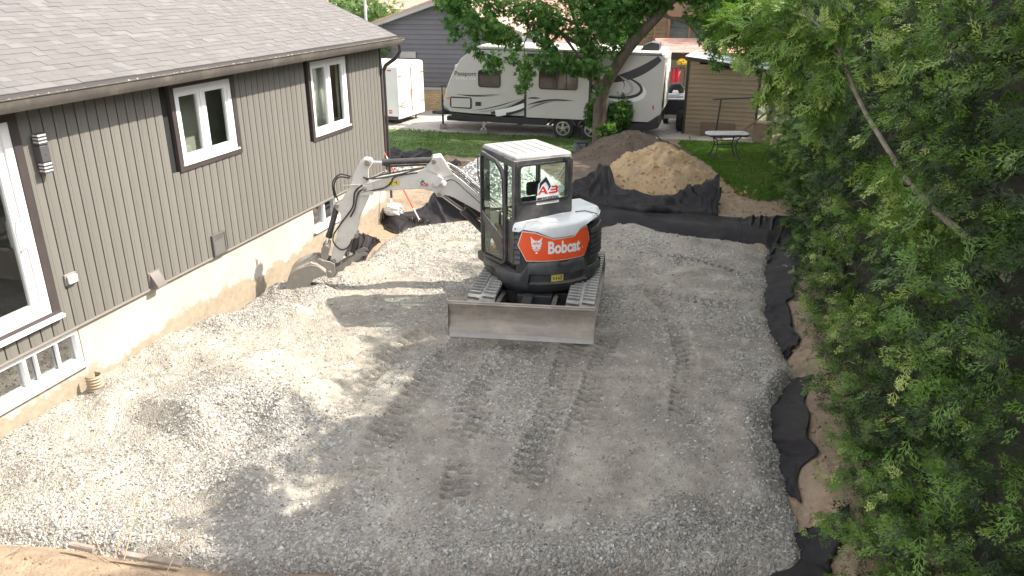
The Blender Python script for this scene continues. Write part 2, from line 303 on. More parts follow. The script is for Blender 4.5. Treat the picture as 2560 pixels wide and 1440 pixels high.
class MB:
    def __init__(s): s.v = []; s.f = []
    def add(s, vs, fs):
        k = len(s.v); s.v += [tuple(v) for v in vs]; s.f += [tuple(i+k for i in f) for f in fs]; return s
    def box(s, x0, x1, y0, y1, z0, z1, m=None):
        vs = [Vector(p) for p in ((x0, y0, z0), (x1, y0, z0), (x1, y1, z0), (x0, y1, z0), (x0, y0, z1), (x1, y0, z1), (x1, y1, z1), (x0, y1, z1))]
        if m is not None: vs = [m @ v for v in vs]
        return s.add(vs, [(0, 3, 2, 1), (4, 5, 6, 7), (0, 1, 5, 4), (1, 2, 6, 5), (2, 3, 7, 6), (3, 0, 4, 7)])
    def prism(s, pts, lo, hi, axis='y'):
        f = {'y': lambda p, t: (p[0], t, p[1]), 'x': lambda p, t: (t, p[0], p[1]), 'z': lambda p, t: (p[0], p[1], t)}[axis]
        n = len(pts); vs = [f(p, lo) for p in pts]+[f(p, hi) for p in pts]
        return s.add(vs, [tuple(range(n))[::-1], tuple(range(n, 2*n))]+[(i, (i+1) % n, n+(i+1) % n, n+i) for i in range(n)])
    def ring(s, outer, inner, lo, hi, axis='y'):
        f = {'y': lambda p, t: (p[0], t, p[1]), 'x': lambda p, t: (t, p[0], p[1]), 'z': lambda p, t: (p[0], p[1], t)}[axis]
        n = len(outer); vs = [f(p, lo) for p in outer]+[f(p, lo) for p in inner]+[f(p, hi) for p in outer]+[f(p, hi) for p in inner]; fs = []
        for i in range(n):
            j = (i+1) % n; fs += [(i, n+i, n+j, j), (2*n+i, 2*n+j, 3*n+j, 3*n+i), (i, j, 2*n+j, 2*n+i), (n+i, 3*n+i, 3*n+j, n+j)]
        return s.add(vs, fs)
    def tube(s, pts, r, seg=8, cap=True):
        pts = [Vector(p) for p in pts]; n = len(pts); rs = r if hasattr(r, '__len__') else [r]*n; rings = []
        up = None
        for i, p in enumerate(pts):
            d = (pts[min(i+1, n-1)]-pts[max(i-1, 0)]).normalized()
            if up is None: up = Vector((0, 0, 1)) if abs(d.z) < .9 else Vector((1, 0, 0))
            a = d.cross(up).normalized(); b = a.cross(d).normalized(); up = b
            rings.append([p+a*(math.cos(t)*rs[i])+b*(math.sin(t)*rs[i]) for t in [2*math.pi*k/seg for k in range(seg)]])
        vs = [v for q in rings for v in q]; fs = []
        for i in range(n-1):
            for k in range(seg):
                l = (k+1) % seg; fs.append((i*seg+k, i*seg+l, (i+1)*seg+l, (i+1)*seg+k))
        if cap: fs += [tuple(range(seg))[::-1], tuple(range((n-1)*seg, n*seg))]
        return s.add(vs, fs)
    def cyl(s, p0, p1, r, seg=14, r1=None): return s.tube([p0, p1], [r, r if r1 is None else r1], seg)
    def grid(s, nu, nv, fn, closed=False):
        vs = [fn(i/(nu-1), j/(nv-1)) for i in range(nu) for j in range(nv)]
        return s.add(vs, [(i*nv+j, (i+1)*nv+j, (i+1)*nv+j+1, i*nv+j+1) for i in range(nu-1) for j in range(nv-1)])
    def mesh(s, name, M4=None, smooth=False):
        me = bpy.data.meshes.new(name); vs = s.v if M4 is None else [tuple(M4 @ Vector(v)) for v in s.v]
        me.from_pydata(vs, [], s.f); me.update()
        if M4 is not None and M4.determinant() < 0: me.flip_normals()
        if smooth:
            me.polygons.foreach_set('use_smooth', [True]*len(me.polygons)); me.set_sharp_from_angle(angle=R(38))
        return me
    def build(s, name, mat, parent=None, bevel=0, smooth=False, M4=None, seg=2, solid=0, label=None):
        o = link(name, s.mesh(name, M4, smooth or bevel > 0), mat, parent)
        if solid: q = o.modifiers.new('solid', 'SOLIDIFY'); q.thickness = solid
        if bevel:
            q = o.modifiers.new('bevel', 'BEVEL'); q.width = bevel; q.segments = seg; q.limit_method = 'ANGLE'; q.angle_limit = R(35); q.use_clamp_overlap = True
        if label: o['label'] = label
        return o
def rrect(x0, x1, z0, z1, r, k=4):
    P = []
    for cx, cz, a0 in ((x1-r, z1-r, 0), (x0+r, z1-r, 90), (x0+r, z0+r, 180), (x1-r, z0+r, 270)):
        for i in range(k+1): a = R(a0+90*i/k); P.append((cx+r*math.cos(a), cz+r*math.sin(a)))
    return P
def inset(P, d):
    c = Vector((sum(p[0] for p in P)/len(P), sum(p[1] for p in P)/len(P))); n = len(P); out = []
    ar = sum(P[i][0]*P[(i+1) % n][1]-P[(i+1) % n][0]*P[i][1] for i in range(n)); sg = 1 if ar > 0 else -1
    for i in range(n):
        a = Vector(P[i-1]); b = Vector(P[i]); c = Vector(P[(i+1) % n]); e1 = (b-a); e2 = (c-b)
        if e1.length < 1e-6: e1 = e2
        if e2.length < 1e-6: e2 = e1
        n1 = Vector((-e1.y, e1.x)).normalized()*sg; n2 = Vector((-e2.y, e2.x)).normalized()*sg
        m = n1+n2; m = m/max(m.length_squared, .4)*2*d/1. if m.length > 1e-6 else n1*d
        out.append((b.x+m.x, b.y+m.y))
    return out
def scatter(name, temps, P, Rm, S, mat, parent=None, rnd=None, smooth=False):
    """join many small pieces: temps list of (verts (k,3), faces (m,q)); P (N,3), Rm (N,3,3), S (N,) or (N,3)"""
    Vs = []; Fs = []; As = []; base = 0; n = len(P); pick = rng.integers(0, len(temps), n); rnd = rng.random(n) if rnd is None else rnd
    S = np.asarray(S); S = S[:, None] if S.ndim == 1 else S
    for t, (tv, tf) in enumerate(temps):
        ix = np.where(pick == t)[0]
        if not len(ix): continue
        v = tv[None]*S[ix][:, None, :] if S.shape[1] == 3 else tv[None]*S[ix][:, None, :]
        v = np.einsum('nij,nkj->nki', Rm[ix], v)+P[ix][:, None, :]
        k = len(tv); Vs.append(v.reshape(-1, 3)); f = tf[None]+(np.arange(len(ix))*k)[:, None, None]+base; Fs.append(f.reshape(-1, tf.shape[1])); base += k*len(ix)
        As.append(np.repeat(rnd[ix], k))
    me = np_mesh(name, np.concatenate(Vs), np.concatenate(Fs), temps[0][1].shape[1], {'rnd': np.concatenate(As)}, smooth)
    return link(name, me, mat, parent)
def rand_rot(n):
    q = rng.normal(size=(n, 4)); q /= np.linalg.norm(q, axis=1)[:, None]; w, x, y, z = q.T
    return np.stack([1-2*(y*y+z*z), 2*(x*y-z*w), 2*(x*z+y*w), 2*(x*y+z*w), 1-2*(x*x+z*z), 2*(y*z-x*w), 2*(x*z-y*w), 2*(y*z+x*w), 1-2*(x*x+y*y)], -1).reshape(n, 3, 3)
def frame_rot(ax, up):
    """rotation whose x axis is ax and z axis is close to up"""
    ax = ax/np.linalg.norm(ax, axis=1)[:, None]; y = np.cross(up, ax); y /= np.maximum(np.linalg.norm(y, axis=1), 1e-6)[:, None]; z = np.cross(ax, y)
    return np.stack([ax, y, z], -1)
def text_mb(txt, size, bold=0., sx=1.):
    cu = bpy.data.curves.new('lettering', 'FONT'); cu.body = txt; cu.size = size; cu.offset = bold; cu.extrude = .0015; cu.resolution_u = 3
    o = bpy.data.objects.new('lettering', cu); COL.objects.link(o); dg = bpy.context.evaluated_depsgraph_get(); dg.update()
    me = bpy.data.meshes.new_from_object(o.evaluated_get(dg)); V = [(v.co.x*sx, v.co.y, v.co.z) for v in me.vertices]; F = [tuple(p.vertices) for p in me.polygons]
    bpy.data.objects.remove(o); bpy.data.curves.remove(cu); bpy.data.meshes.remove(me)
    m = MB(); m.v = V; m.f = F; return m
def octa(j):
    v = np.array([(1, 0, 0), (-1, 0, 0), (0, 1, 0), (0, -1, 0), (0, 0, 1), (0, 0, -1)], float); v += rng.normal(size=v.shape)*j; v[:, 2] *= .62
    return v, np.array([(0, 2, 4), (2, 1, 4), (1, 3, 4), (3, 0, 4), (2, 0, 5), (1, 2, 5), (3, 1, 5), (0, 3, 5)])
OCT = [octa(.25) for _ in range(6)]
# ================================================================== TERRAIN
def poly_sd(P, x, y):
    """distance to polygon edge, positive inside"""
    P = np.asarray(P); d2 = np.full(x.shape, 1e9); ins = np.zeros(x.shape, bool)
    for i in range(len(P)):
        ax, ay = P[i-1]; bx, by = P[i]; ex, ey = bx-ax, by-ay; t = np.clip(((x-ax)*ex+(y-ay)*ey)/(ex*ex+ey*ey+1e-12), 0, 1)
        d2 = np.minimum(d2, (x-ax-t*ex)**2+(y-ay-t*ey)**2)
        c = ((ay > y) != (by > y)); xi = ax+(y-ay)/(by-ay+1e-12)*(bx-ax); ins ^= c & (x < xi)
    return np.where(ins, 1, -1)*np.sqrt(d2)
def line_d(Pts, x, y):
    d = np.full(x.shape, 1e9); s = np.zeros(x.shape); off = np.zeros(x.shape); L0 = 0
    for i in range(1, len(Pts)):
        ax, ay = Pts[i-1][0], Pts[i-1][1]; ex, ey = Pts[i][0]-ax, Pts[i][1]-ay; l = math.hypot(ex, ey); t = np.clip(((x-ax)*ex+(y-ay)*ey)/(l*l), 0, 1)
        dd = np.hypot(x-ax-t*ex, y-ay-t*ey); m = dd < d; d = np.where(m, dd, d); s = np.where(m, L0+t*l, s); off = np.where(m, ((x-ax)*ey-(y-ay)*ex)/l, off); L0 += l
    return d, s, off, L0
g2 = lambda l, z=0.: [(gp(px, py, z).x, gp(px, py, z).y) for px, py in l]
wall_in = [tuple(HW(-.35, a).xy) for a in (2.15, 0., -2., -3.6)]
GP = g2([(655, 735), (700, 690), (770, 655), (850, 615), (905, 650), (950, 600), (1000, 572), (1050, 560), (1110, 552), (1180, 545), (1300, 545), (1480, 566), (1545, 552), (1600, 562), (1660, 582), (1760, 588), (1850, 600), (1915, 612), (1938, 612),
         (1928, 660), (1936, 700), (1926, 760), (1940, 820), (1966, 872), (1978, 900), (2000, 925), (1958, 990), (1948, 1040), (1962, 1110), (1975, 1180), (1992, 1250), (2022, 1310), (2030, 1380), (2018, 1450), (1850, 1432), (1700, 1450), (1560, 1425), (1380, 1440), (1200, 1428), (1000, 1445), (800, 1425),
         (600, 1432), (440, 1402), (310, 1386), (200, 1362), (90, 1352), (-150, 1330)]) + [tuple(HW(-.35, -3.0).xy)] + wall_in[2::-1]
TRACKS = [(g2([(1200, 800), (1120, 900), (1030, 1000), (950, 1120), (890, 1240)]), .38), (g2([(1470, 760), (1430, 880), (1400, 980), (1350, 1100), (1300, 1250)]), .38), (g2([(1290, 840), (1240, 920), (1180, 1010), (1150, 1120)]), .34), (g2([(1530, 820), (1500, 920), (1470, 1010), (1440, 1100)]), .32), (g2([(1120, 800), (1020, 850), (940, 930)]), .34), (g2([(1600, 700), (1680, 780), (1720, 900), (1700, 1050)]), .3),
          (g2([(1560, 720), (1700, 742), (1860, 775)]), .30), (g2([(980, 905), (890, 990), (860, 1060)]), .34), (g2([(1620, 640), (1750, 655), (1870, 690)]), .3), (g2([(1230, 980), (1150, 1150), (1130, 1300)]), .3)]
def ridge(x, y, pts, h, w1, w2):
    d, s, off, L = line_d(g2(pts), x, y); taper = np.clip(np.minimum(s, L-s)/.35+.25, 0, 1)
    w = np.where(off > 0, w1, w2); return h*taper*np.exp(-(d/w)**2)
def zg(x, y, detail=True):
    b, a = to_house(x, y)
    z = .07*fbm(x, y, .55, 3)+.06*fbm(x, y, 1.7, 4)+.03*fbm(x, y, 5., 3)
    z = z+.22*np.exp(-(b/.9)**2)*(1+.9*fbm(x, y, 1.1, 3))*np.clip((2.6-a)/1., 0, 1)+.05*np.exp(-((b-1.6)/.9)**2)*(a < 4)
    R_ = [([(430, 1120), (520, 1065), (620, 1040), (700, 1040), (785, 1065)], .36, .36, .7), ([(790, 1075), (720, 1150), (640, 1215), (590, 1290)], .20, .34, .34), ([(330, 1165), (420, 1135)], .06, .4, .4), ([(230, 1085), (340, 1010), (480, 985)], .10, .3, .3),
          ([(500, 850), (590, 815), (700, 800), (790, 795)], .14, .28, .25), ([(370, 935), (500, 915), (610, 925)], .12, .28, .25), ([(560, 1010), (660, 930), (800, 880), (900, 860)], .10, .35, .3), ([(650, 745), (740, 735), (850, 740)], .13, .3, .3), ([(800, 700), (900, 680), (1000, 640)], .08, .3, .3),
          ([(930, 990), (990, 950), (1090, 905)], .09, .25, .2), ([(870, 1060), (960, 1180), (870, 1260)], .10, .3, .25), ([(1290, 890), (1200, 895)], .09, .2, .2), ([(1870, 960), (1905, 990), (1960, 930)], .12, .16, .14), ([(1900, 860), (1955, 890)], .08, .15, .15), ([(1860, 1000), (1870, 1120), (1890, 1250)], .09, .18, .16),
          ([(1010, 1395), (1200, 1410), (1400, 1395), (1640, 1340), (1740, 1240)], .09, .22, .25), ([(870, 1230), (960, 1275), (1110, 1260), (1300, 1290), (1500, 1310)], .06, .12, .2), ([(760, 1330), (900, 1390), (1050, 1400)], .09, .25, .25), ([(1560, 560), (1620, 590), (1750, 610)], .08, .25, .3), ([(20, 1230), (150, 1210), (300, 1260)], .08, .3, .3), ([(1180, 660), (1060, 690), (960, 730)], .05, .4, .3), ([(1640, 640), (1760, 680), (1900, 720)], .05, .25, .3)]
    for pts, h, w1, w2 in R_: z = z+ridge(x, y, pts, h*1.2, w1*1.1, w2*1.1)*(1+.6*fbm(x, y, 1.0, 2))
    for pts, w in TRACKS:
        d, s, off, L = line_d(pts, x, y); fade = np.clip(np.minimum(s, L-s)/.3, 0, 1)*np.clip(.15+1.7*vnoise(x*1.7+9+w*50, y*1.7), 0, 1)
        m = np.clip((w*.5-d)/.03, 0, 1); z = z-.028*m*fade; z = z+.018*np.exp(-((d-w*.55)/.05)**2)*fade
        ph = (s+.10*fbm(x, y, 1.2, 3))*2*np.pi/.135+np.where(off > 0, np.pi, 0)+off*4; z = z+.034*m*fade*np.tanh(2.2*np.sin(ph))*np.clip(abs(off)/.02, 0, 1)
    z = z+.012*(vnoise(x*22, y*22)-.5)+.010*(vnoise(x*45, y*45)-.5)
    return z
def fresh_f(x, y):
    b, a = to_house(x, y); f = .55*np.clip((fbm(x, y, .9, 4)+.08)*5, 0, 1)
    for pts, h, w1, w2 in [([(430, 1140), (620, 1070), (780, 1090), (640, 1250)], 1., .5, .4), ([(1010, 1395), (1400, 1400), (1640, 1340), (1960, 1280)], .9, .3, .3), ([(870, 1260), (960, 1300)], .8, .3, .3), ([(1960, 930), (1900, 1050), (1960, 1200), (2010, 1350)], .9, .22, .3), ([(500, 850), (700, 810)], .8, .25, .25), ([(1400, 1000), (1290, 1180)], .7, .2, .2), ([(600, 1430), (1000, 1440)], 1, .5, .5), ([(0, 1330), (400, 1380)], .9, .5, .5)]:
        f = np.maximum(f, ridge(x, y, pts, h, w1, w2))
    return np.clip(f+.15*np.exp(-(b/1.)**2), 0, 1)
nb, na = 345, 545
bb_, aa_ = np.meshgrid(np.linspace(-.32, 8.7, nb), np.linspace(-4.2, 10.2, na), indexing='ij')
def h2w(b, a): return HP0.x+hb.x*b+hd.x*a, HP0.y+hb.y*b+hd.y*a
gx, gy = h2w(bb_, aa_)
def gravel_z(x, y):
    sd = poly_sd(GP, x, y)+.14*fbm(x, y, 3., 4); e = np.clip(1-sd/.22, 0, 1)
    z = zg(x, y)-.13*e*e; return np.where(sd < -.06, z-.25, z), sd
gz, gsd = gravel_z(gx, gy)
V = np.stack([gx, gy, gz], -1).reshape(-1, 3); ii = np.arange(nb*na).reshape(nb, na); F = np.stack([ii[:-1, :-1], ii[1:, :-1], ii[1:, 1:], ii[:-1, 1:]], -1).reshape(-1, 4)
keep = (gsd.ravel()[F] > -.12).all(1); F = F[keep]
go = link('gravel_bed', np_mesh('gravel_bed', V, F, 4, {'fresh': fresh_f(gx, gy).ravel()}, True), M['gravel']); tag(go, kind='structure')
# --- soil around the pit
LZ = .10
def soil_z(x, y):
    sd = poly_sd(GP, x, y); o = -sd; b, a = to_house(x, y)
    lev = LZ+.10*np.exp(-((b-8.8)/.7)**2)*np.clip((9-a)/2, 0, 1)
    lev = np.where((b < 2.6) & (a > 1.2) & (a < 8.3), -.06, lev); lev = np.where((b < 3.6) & (a > 7) & (a < 9.3), lev-.06, lev)
    t = np.clip((o+.2)/.55, 0, 1); t = t*t*(3-2*t); z = -.13*(1-t)+lev*t
    z = z+.05*fbm(x, y, 2.2, 4)*np.clip(t+.3, 0, 1)
    edge = np.clip(np.minimum(np.minimum(b+1.2, 12.8-b), np.minimum(a+7.5, 20.5-a))/.5, 0, 1); return z*edge+LZ*(1-edge)
sb, sa = np.meshgrid(np.linspace(-1.2, 12.8, 196), np.linspace(-7.5, 20.5, 360), indexing='ij'); sx_, sy_ = h2w(sb, sa); sz_ = soil_z(sx_, sy_); 
tag(grid_mesh('soil', sx_, sy_, sz_, M['soil']), kind='structure')
q = MB(); c = [(-1.2, -7.5), (12.8, -7.5), (12.8, 20.5), (-1.2, 20.5)]; o_ = [(-180, -120), (200, -120), (200, 320), (-180, 320)]
q.add([HW(*p, LZ) for p in c]+[HW(*p, LZ) for p in o_], [(i, (i+1) % 4, 4+(i+1) % 4, 4+i)[::-1] for i in range(4)]); tag(q.build('ground', pbr('far_ground', (.16, .15, .10), (.10, .12, .05), .15, .95)), kind='structure')
def zsoil(x, y): return float(soil_z(np.array([x]), np.array([y]))[0])
def zgrav(x, y): return float(gravel_z(np.array([x]), np.array([y]))[0][0])
def ztop(x, y): return max(zsoil(x, y), zgrav(x, y))
# --- lawns, driveway, path
def patch(name, poly, z, mat, step, amp=.02, edge=.25, en=.2):
    P = np.array(poly); x, y = np.meshgrid(np.arange(P[:, 0].min()-.4, P[:, 0].max()+.4, step), np.arange(P[:, 1].min()-.4, P[:, 1].max()+.4, step), indexing='ij')
    sd = poly_sd(P, x, y)+en*fbm(x, y, 1.5, 4)*2; zz = z+amp*fbm(x, y, 1.2, 4)*2; base = soil_z(x, y); zz = np.where(sd > edge, np.maximum(zz, base+.02), np.maximum(zz, base+.02)*np.clip(sd/edge, 0, 1)+(base-.06)*(1-np.clip(sd/edge, 0, 1)))
    V = np.stack([x, y, zz], -1).reshape(-1, 3); nu, nv = x.shape; i = np.arange(nu*nv).reshape(nu, nv); F = np.stack([i[:-1, :-1], i[1:, :-1], i[1:, 1:], i[:-1, 1:]], -1).reshape(-1, 4); F = F[(sd.ravel()[F] > -.1).any(1)]
    return tag(link(name, np_mesh(name, V, F, 4, None, True), mat), kind='structure'), P
lawnL = g2([(870, 385), (1000, 398), (1110, 392), (1230, 398), (1350, 400), (1400, 392), (1470, 385), (1530, 352), (1560, 340), (1400, 342), (1250, 338), (1120, 332), (1020, 322), (840, 316)], LZ)
lawnR = g2([(1690, 352), (1760, 356), (1920, 362), (2010, 380), (2030, 470), (1985, 500), (1890, 505), (1835, 490), (1800, 440), (1760, 410), (1720, 385)], LZ)
_, PL = patch('lawn', lawnL, LZ+.03, M['lawn'], .12)
_, PR = patch('side_lawn', lawnR, LZ+.03, M['lawn'], .10)
drv = pbr('driveway_stone', (.34, .30, .275), (.46, .43, .40), 6, .95, bump=.5, bscale=40, dirt=(.25, .21, .18), dscale=1., damt=.4)
patch('driveway', [(-9, 25.9), (-3.2, 25.6), (-1.0, 25.1), (1.2, 24.55), (3.4, 24.3), (6.2, 24.8), (8.5, 26.), (9, 31), (-9, 31)], LZ+.035, drv, .2, .01)
patch('dirt_yard', g2([(1080, 398), (1230, 400), (1400, 396), (1450, 388), (1540, 350), (1640, 352), (1700, 375), (1740, 420), (1640, 430), (1500, 440), (1440, 500), (1330, 480), (1200, 440), (1110, 425)], LZ), LZ+.02, M['yarddirt'], .08, .02)
q = MB()
for k in range(4):
    x0 = 3.7+.95*k; m4 = Matrix.Translation((x0, 24.75-.16*k, LZ+.05)) @ Matrix.Rotation(R(-10), 4, 'Z'); o = MB().box(0, .93, -.45, .2, -.06, .01).build('path', M['path'], bevel=.01, M4=m4); tag(o, kind='structure')
def grass(name, P, n, hmin, hmax):
    xs = rng.uniform(P[:, 0].min(), P[:, 0].max(), n*2); ys = rng.uniform(P[:, 1].min(), P[:, 1].max(), n*2); sd = poly_sd(P, xs, ys)+.3*fbm(xs, ys, 1.5, 4); k = (sd > .02)
    xs, ys = xs[k][:n], ys[k][:n]; zs = np.maximum(soil_z(xs, ys), LZ+.02)
    T = []
    for _ in range(4):
        v = []; f = []
        for b in range(6):
            a = rng.uniform(0, 6.28); l = rng.uniform(.5, 1); bx, by = rng.uniform(-.4, .4, 2); dx, dy = math.cos(a), math.sin(a); w = .09
            i = len(v); v += [(bx-dy*w, by+dx*w, 0), (bx+dy*w, by-dx*w, 0), (bx+dx*l*.5, by+dy*l*.5, l)]; f.append((i, i+1, i+2))
        T.append((np.array(v), np.array(f)))
    n = len(xs); an = rng.uniform(0, 6.28, n); Rm = np.zeros((n, 3, 3)); Rm[:, 0, 0] = np.cos(an); Rm[:, 0, 1] = -np.sin(an); Rm[:, 1, 0] = np.sin(an); Rm[:, 1, 1] = np.cos(an); Rm[:, 2, 2] = 1
    o = scatter(name, T, np.stack([xs, ys, zs], -1), Rm, rng.uniform(hmin, hmax, n), M['grass'], rnd=np.clip(rng.random(n)*.6+fbm(xs, ys, .8, 3)+.25, 0, 1)); return tag(o, kind='stuff')
grass('grass', PL, 11000, .03, .06); grass('grass', PR, 11000, .05, .11)
# --- loose stones
def strew(name, n, arange_, brange, mat, smin, smax, power=1., fr=None, mask=None):
    b = rng.uniform(*brange, n); a = arange_[0]+(arange_[1]-arange_[0])*rng.random(n)**power; x, y = h2w(b, a); z, sd = gravel_z(x, y); f = fresh_f(x, y)
    k = (sd > -.02) & (rng.random(n) < (.10+.90*f**1.3))
    x, y, z = x[k], y[k], z[k]; m = len(x); s = smin+(smax-smin)*rng.random(m)**2.2
    o = scatter(name, OCT, np.stack([x, y, z+s*.25], -1), rand_rot(m), s[:, None]*np.stack([np.ones(m), rng.uniform(.6, 1, m), rng.uniform(.5, .9, m)], -1), mat); return tag(o, kind='stuff')
strew('loose_stones', 150000, (-4.1, 3.), (-.1, 8.6), M['stones'], .006, .021, 1.1)
strew('loose_stones', 45000, (3., 9.6), (.1, 8.6), M['stones'], .010, .024)
# ================================================================== HEAPS
def heap(name, c, rx, ry, h, mat, label, cat='pile', rot=0, n=56, seed=0, nz=.22, power=1.15, lump=2.2):
    rr, tt = np.meshgrid(np.linspace(0, 1.25, n), np.linspace(0, 2*np.pi, n*2), indexing='ij')
    lx = rr*rx*np.cos(tt); ly = rr*ry*np.sin(tt); edge = 1+.22*fbm(np.cos(tt)*2+seed, np.sin(tt)*2, 1, 3)*2; r2 = rr/edge
    z = h*np.clip(1-r2**power, -.15, 1); z = z-h*.14*np.exp(-(r2/.14)**2); z = z+.10*h*np.abs(fbm(lx*2+seed, ly*2, 3.1, 4))*np.clip(1.2-r2, 0, 1)+nz*h*fbm(lx+seed*7, ly, lump, 5)*np.clip(1.25-r2, 0, 1)+.03*fbm(lx, ly+seed, 9., 3)
    o = grid_mesh(name, lx, ly, z, mat); o.location = (c[0], c[1], LZ); o.rotation_euler = (0, 0, rot); return tag(o, label, cat)
def heap_clods(o, n, rx, ry, h, mat, smin, smax, power=1.15):
    t = rng.uniform(0, 6.28, n); r = np.sqrt(rng.random(n))*1.2; lx = r*rx*np.cos(t); ly = r*ry*np.sin(t); me = o.data; co = np.zeros(len(me.vertices)*3); me.vertices.foreach_get('co', co); co = co.reshape(-1, 3)
    z = np.array([co[np.argmin((co[:, 0]-a)**2+(co[:, 1]-b)**2), 2] for a, b in zip(lx, ly)]); s = smin+(smax-smin)*rng.random(n)**4
    q = scatter('clod', OCT, np.stack([lx, ly, z], -1), rand_rot(n), s, mat, parent=o); q['kind'] = 'stuff'
def hp(px, py): p = gp(px, py, LZ); return p.x, p.y
sp_ = heap('sand_pile', (3.62, 18.95), 1.55, 1.4, 1.02, M['sand'], 'tall heap of yellow brown sand in front of the lawn', seed=3, nz=.42, lump=4.2)
dp_ = heap('dirt_pile', (3.4, 21.9), 1.6, 1.3, .70, M['dirtpile'], 'low dark brown dirt heap behind the sand', seed=5, nz=.3, power=1.4)
heap_clods(sp_, 1500, 1.55, 1.4, 1.02, M['sand'], .010, .055); heap_clods(dp_, 900, 1.6, 1.3, .70, M['dirtpile'], .010, .045)
def stone_pile(c, rx, ry, h, label, n, mat, seed):
    o = heap('gravel_pile', c, rx, ry, h, mat, label, seed=seed, nz=.15)
    t = rng.uniform(0, 6.28, n); r = np.sqrt(rng.random(n))*1.05; lx = r*rx*np.cos(t); ly = r*ry*np.sin(t); z = h*np.clip(1-r**1.15, -.1, 1)-h*.14*np.exp(-(r/.14)**2)+.02; s = rng.uniform(.02, .05, n)
    q = scatter('loose_stone', OCT, np.stack([lx, ly, z], -1), rand_rot(n), s, M['whitestones'] if mat is M['ws'] else M['stones'], parent=o); q['kind'] = 'stuff'
M['ws'] = pbr('pale_gravel_heap', (.5, .5, .49), (.62, .62, .61), 25, .95, bump=1, bscale=40); M['gs'] = pbr('grey_gravel_heap', (.3, .3, .3), (.4, .4, .4), 25, .95, bump=1, bscale=40)
stone_pile((-.25, 18.2), 1.45, 1.35, .98, 'large heap of pale crushed stone behind the excavator boom', 4000, M['ws'], 11)
stone_pile((-2.85, 19.2), .75, .7, .42, 'small heap of grey stone near the house corner', 1200, M['gs'], 12)
def clods(name, c, rx, ry, n, mat, smin, smax, zf):
    t = rng.uniform(0, 6.28, n); r = np.sqrt(rng.random(n)); x = c[0]+r*rx*np.cos(t); y = c[1]+r*ry*np.sin(t); z = np.array([zf(a, b) for a, b in zip(x, y)]); s = smin+(smax-smin)*rng.random(n)**3
    return tag(scatter(name, OCT, np.stack([x, y, z], -1), rand_rot(n), s, mat), kind='stuff')
clods('dirt_clods', (3.7, 17.9), 2.2, .8, 500, M['sand'], .015, .09, lambda x, y: max(ztop(x, y), .08)); clods('dirt_clods', (5.2, 16.6), 1.4, 1.2, 200, M['soil'], .015, .07, ztop)
for a_ in np.arange(-3., 8.5, 1.1): w_ = HW(8.55, float(a_)); clods('dirt_clods', (w_.x, w_.y), .45, .7, 150, M['soil'], .006, .045, ztop); clods('fallen_litter', (w_.x, w_.y), .5, .7, 60, M['seedm'], .005, .016, ztop)
clods('dirt_clods', (-3.6, 4.9), 1.6, .5, 300, M['soil'], .008, .03, ztop)
# ================================================================== LANDSCAPE FABRIC
def fabric(label, pairs, nv=16, nu=None, amp=.05, freq=5., lift=.03, seed=0., zf=None, shift=.0):
    """pairs of (front point, back point): px, py and the height there; cloth follows the ground between them in cross folds"""
    A = []; Bp = []
    for f, b in pairs:
        for L, p in ((A, f), (Bp, b)):
            z = p[2] if len(p) > 2 else None
            if z is None: w = gp(p[0], p[1], .05); z = zsoil(w.x, w.y)+lift
            w = gp(p[0], p[1], z); L.append(w)
    if len(pairs[0][0]) < 3:
        for i in range(len(A)): dv_ = A[i]-Bp[i]; A[i] = A[i]+dv_.normalized()*max(.25*dv_.length, .36); A[i].z = zsoil(A[i].x, A[i].y)
    n = len(A); nu = nu or n*14; vs = []
    def cr(L, t):
        t = t*(n-1); i = min(int(t), n-2); f = t-i; p0, p1, p2, p3 = L[max(i-1, 0)], L[i], L[i+1], L[min(i+2, n-1)]
        return .5*((2*p1)+(p2-p0)*f+(2*p0-5*p1+4*p2-p3)*f*f+(3*p1-p0-3*p2+p3)*f**3)
    us = np.linspace(0, 1, nu); tot = sum((A[i+1]-A[i]).length for i in range(n-1)); X = np.zeros((nu, nv)); Y = X.copy(); Z = X.copy()
    for i, u in enumerate(us):
        a = cr(A, u); b = cr(Bp, u)
        for j in range(nv):
            v = j/(nv-1); p = a.lerp(b, v); s = u*tot; w = (b-a).length
            ph = s*freq+2.2*float(vnoise(s*.9+seed, v*1.3+seed))*3+v*1.2; fold = 1-abs(math.sin(ph)); fold = fold**2.2+.35*(1-abs(math.sin(ph*2.3+v*4)))**2
            k = .35+.65*math.sin(math.pi*min(max(v, .08), .92)); z = p.z+amp*(fold*k+.8*float(fbm(s*1.6+seed, v*w*2.5, 1., 4))+.5*(.25-abs(float(fbm(s*2.6+seed, v*w*3+s, 1.3, 3)))))
            d = (b-a).normalized(); p = p+d*(.06*float(fbm(s*4+seed, v*2, 1., 3)))*2
            X[i, j], Y[i, j], Z[i, j] = p.x+.03*math.cos(ph), p.y, z
    gz_ = soil_z(X, Y); inner = np.ones_like(Z); Z = np.where(inner > 0, np.maximum(Z, gz_+.012+.02*np.maximum(0, Z-gz_)), Z)
    Z[:, 0] = gz_[:, 0]-.02
    o = grid_mesh('landscape_fabric', X, Y, Z, M['fabric']); q = o.modifiers.new('solid', 'SOLIDIFY'); q.thickness = .006; return tag(o, label, 'fabric')
fabric('black fabric edging along the hedge side of the pit, far stretch', [((1925, 640), (2020, 640)), ((1938, 690), (1992, 680)), ((1926, 730), (1985, 725)), ((1938, 765), (1972, 752)), ((1928, 800), (1972, 790)), ((1938, 838), (1992, 832)), ((1965, 868), (1996, 856)), ((1968, 896), (1980, 880))], 14, 130, .055, 7., seed=1)
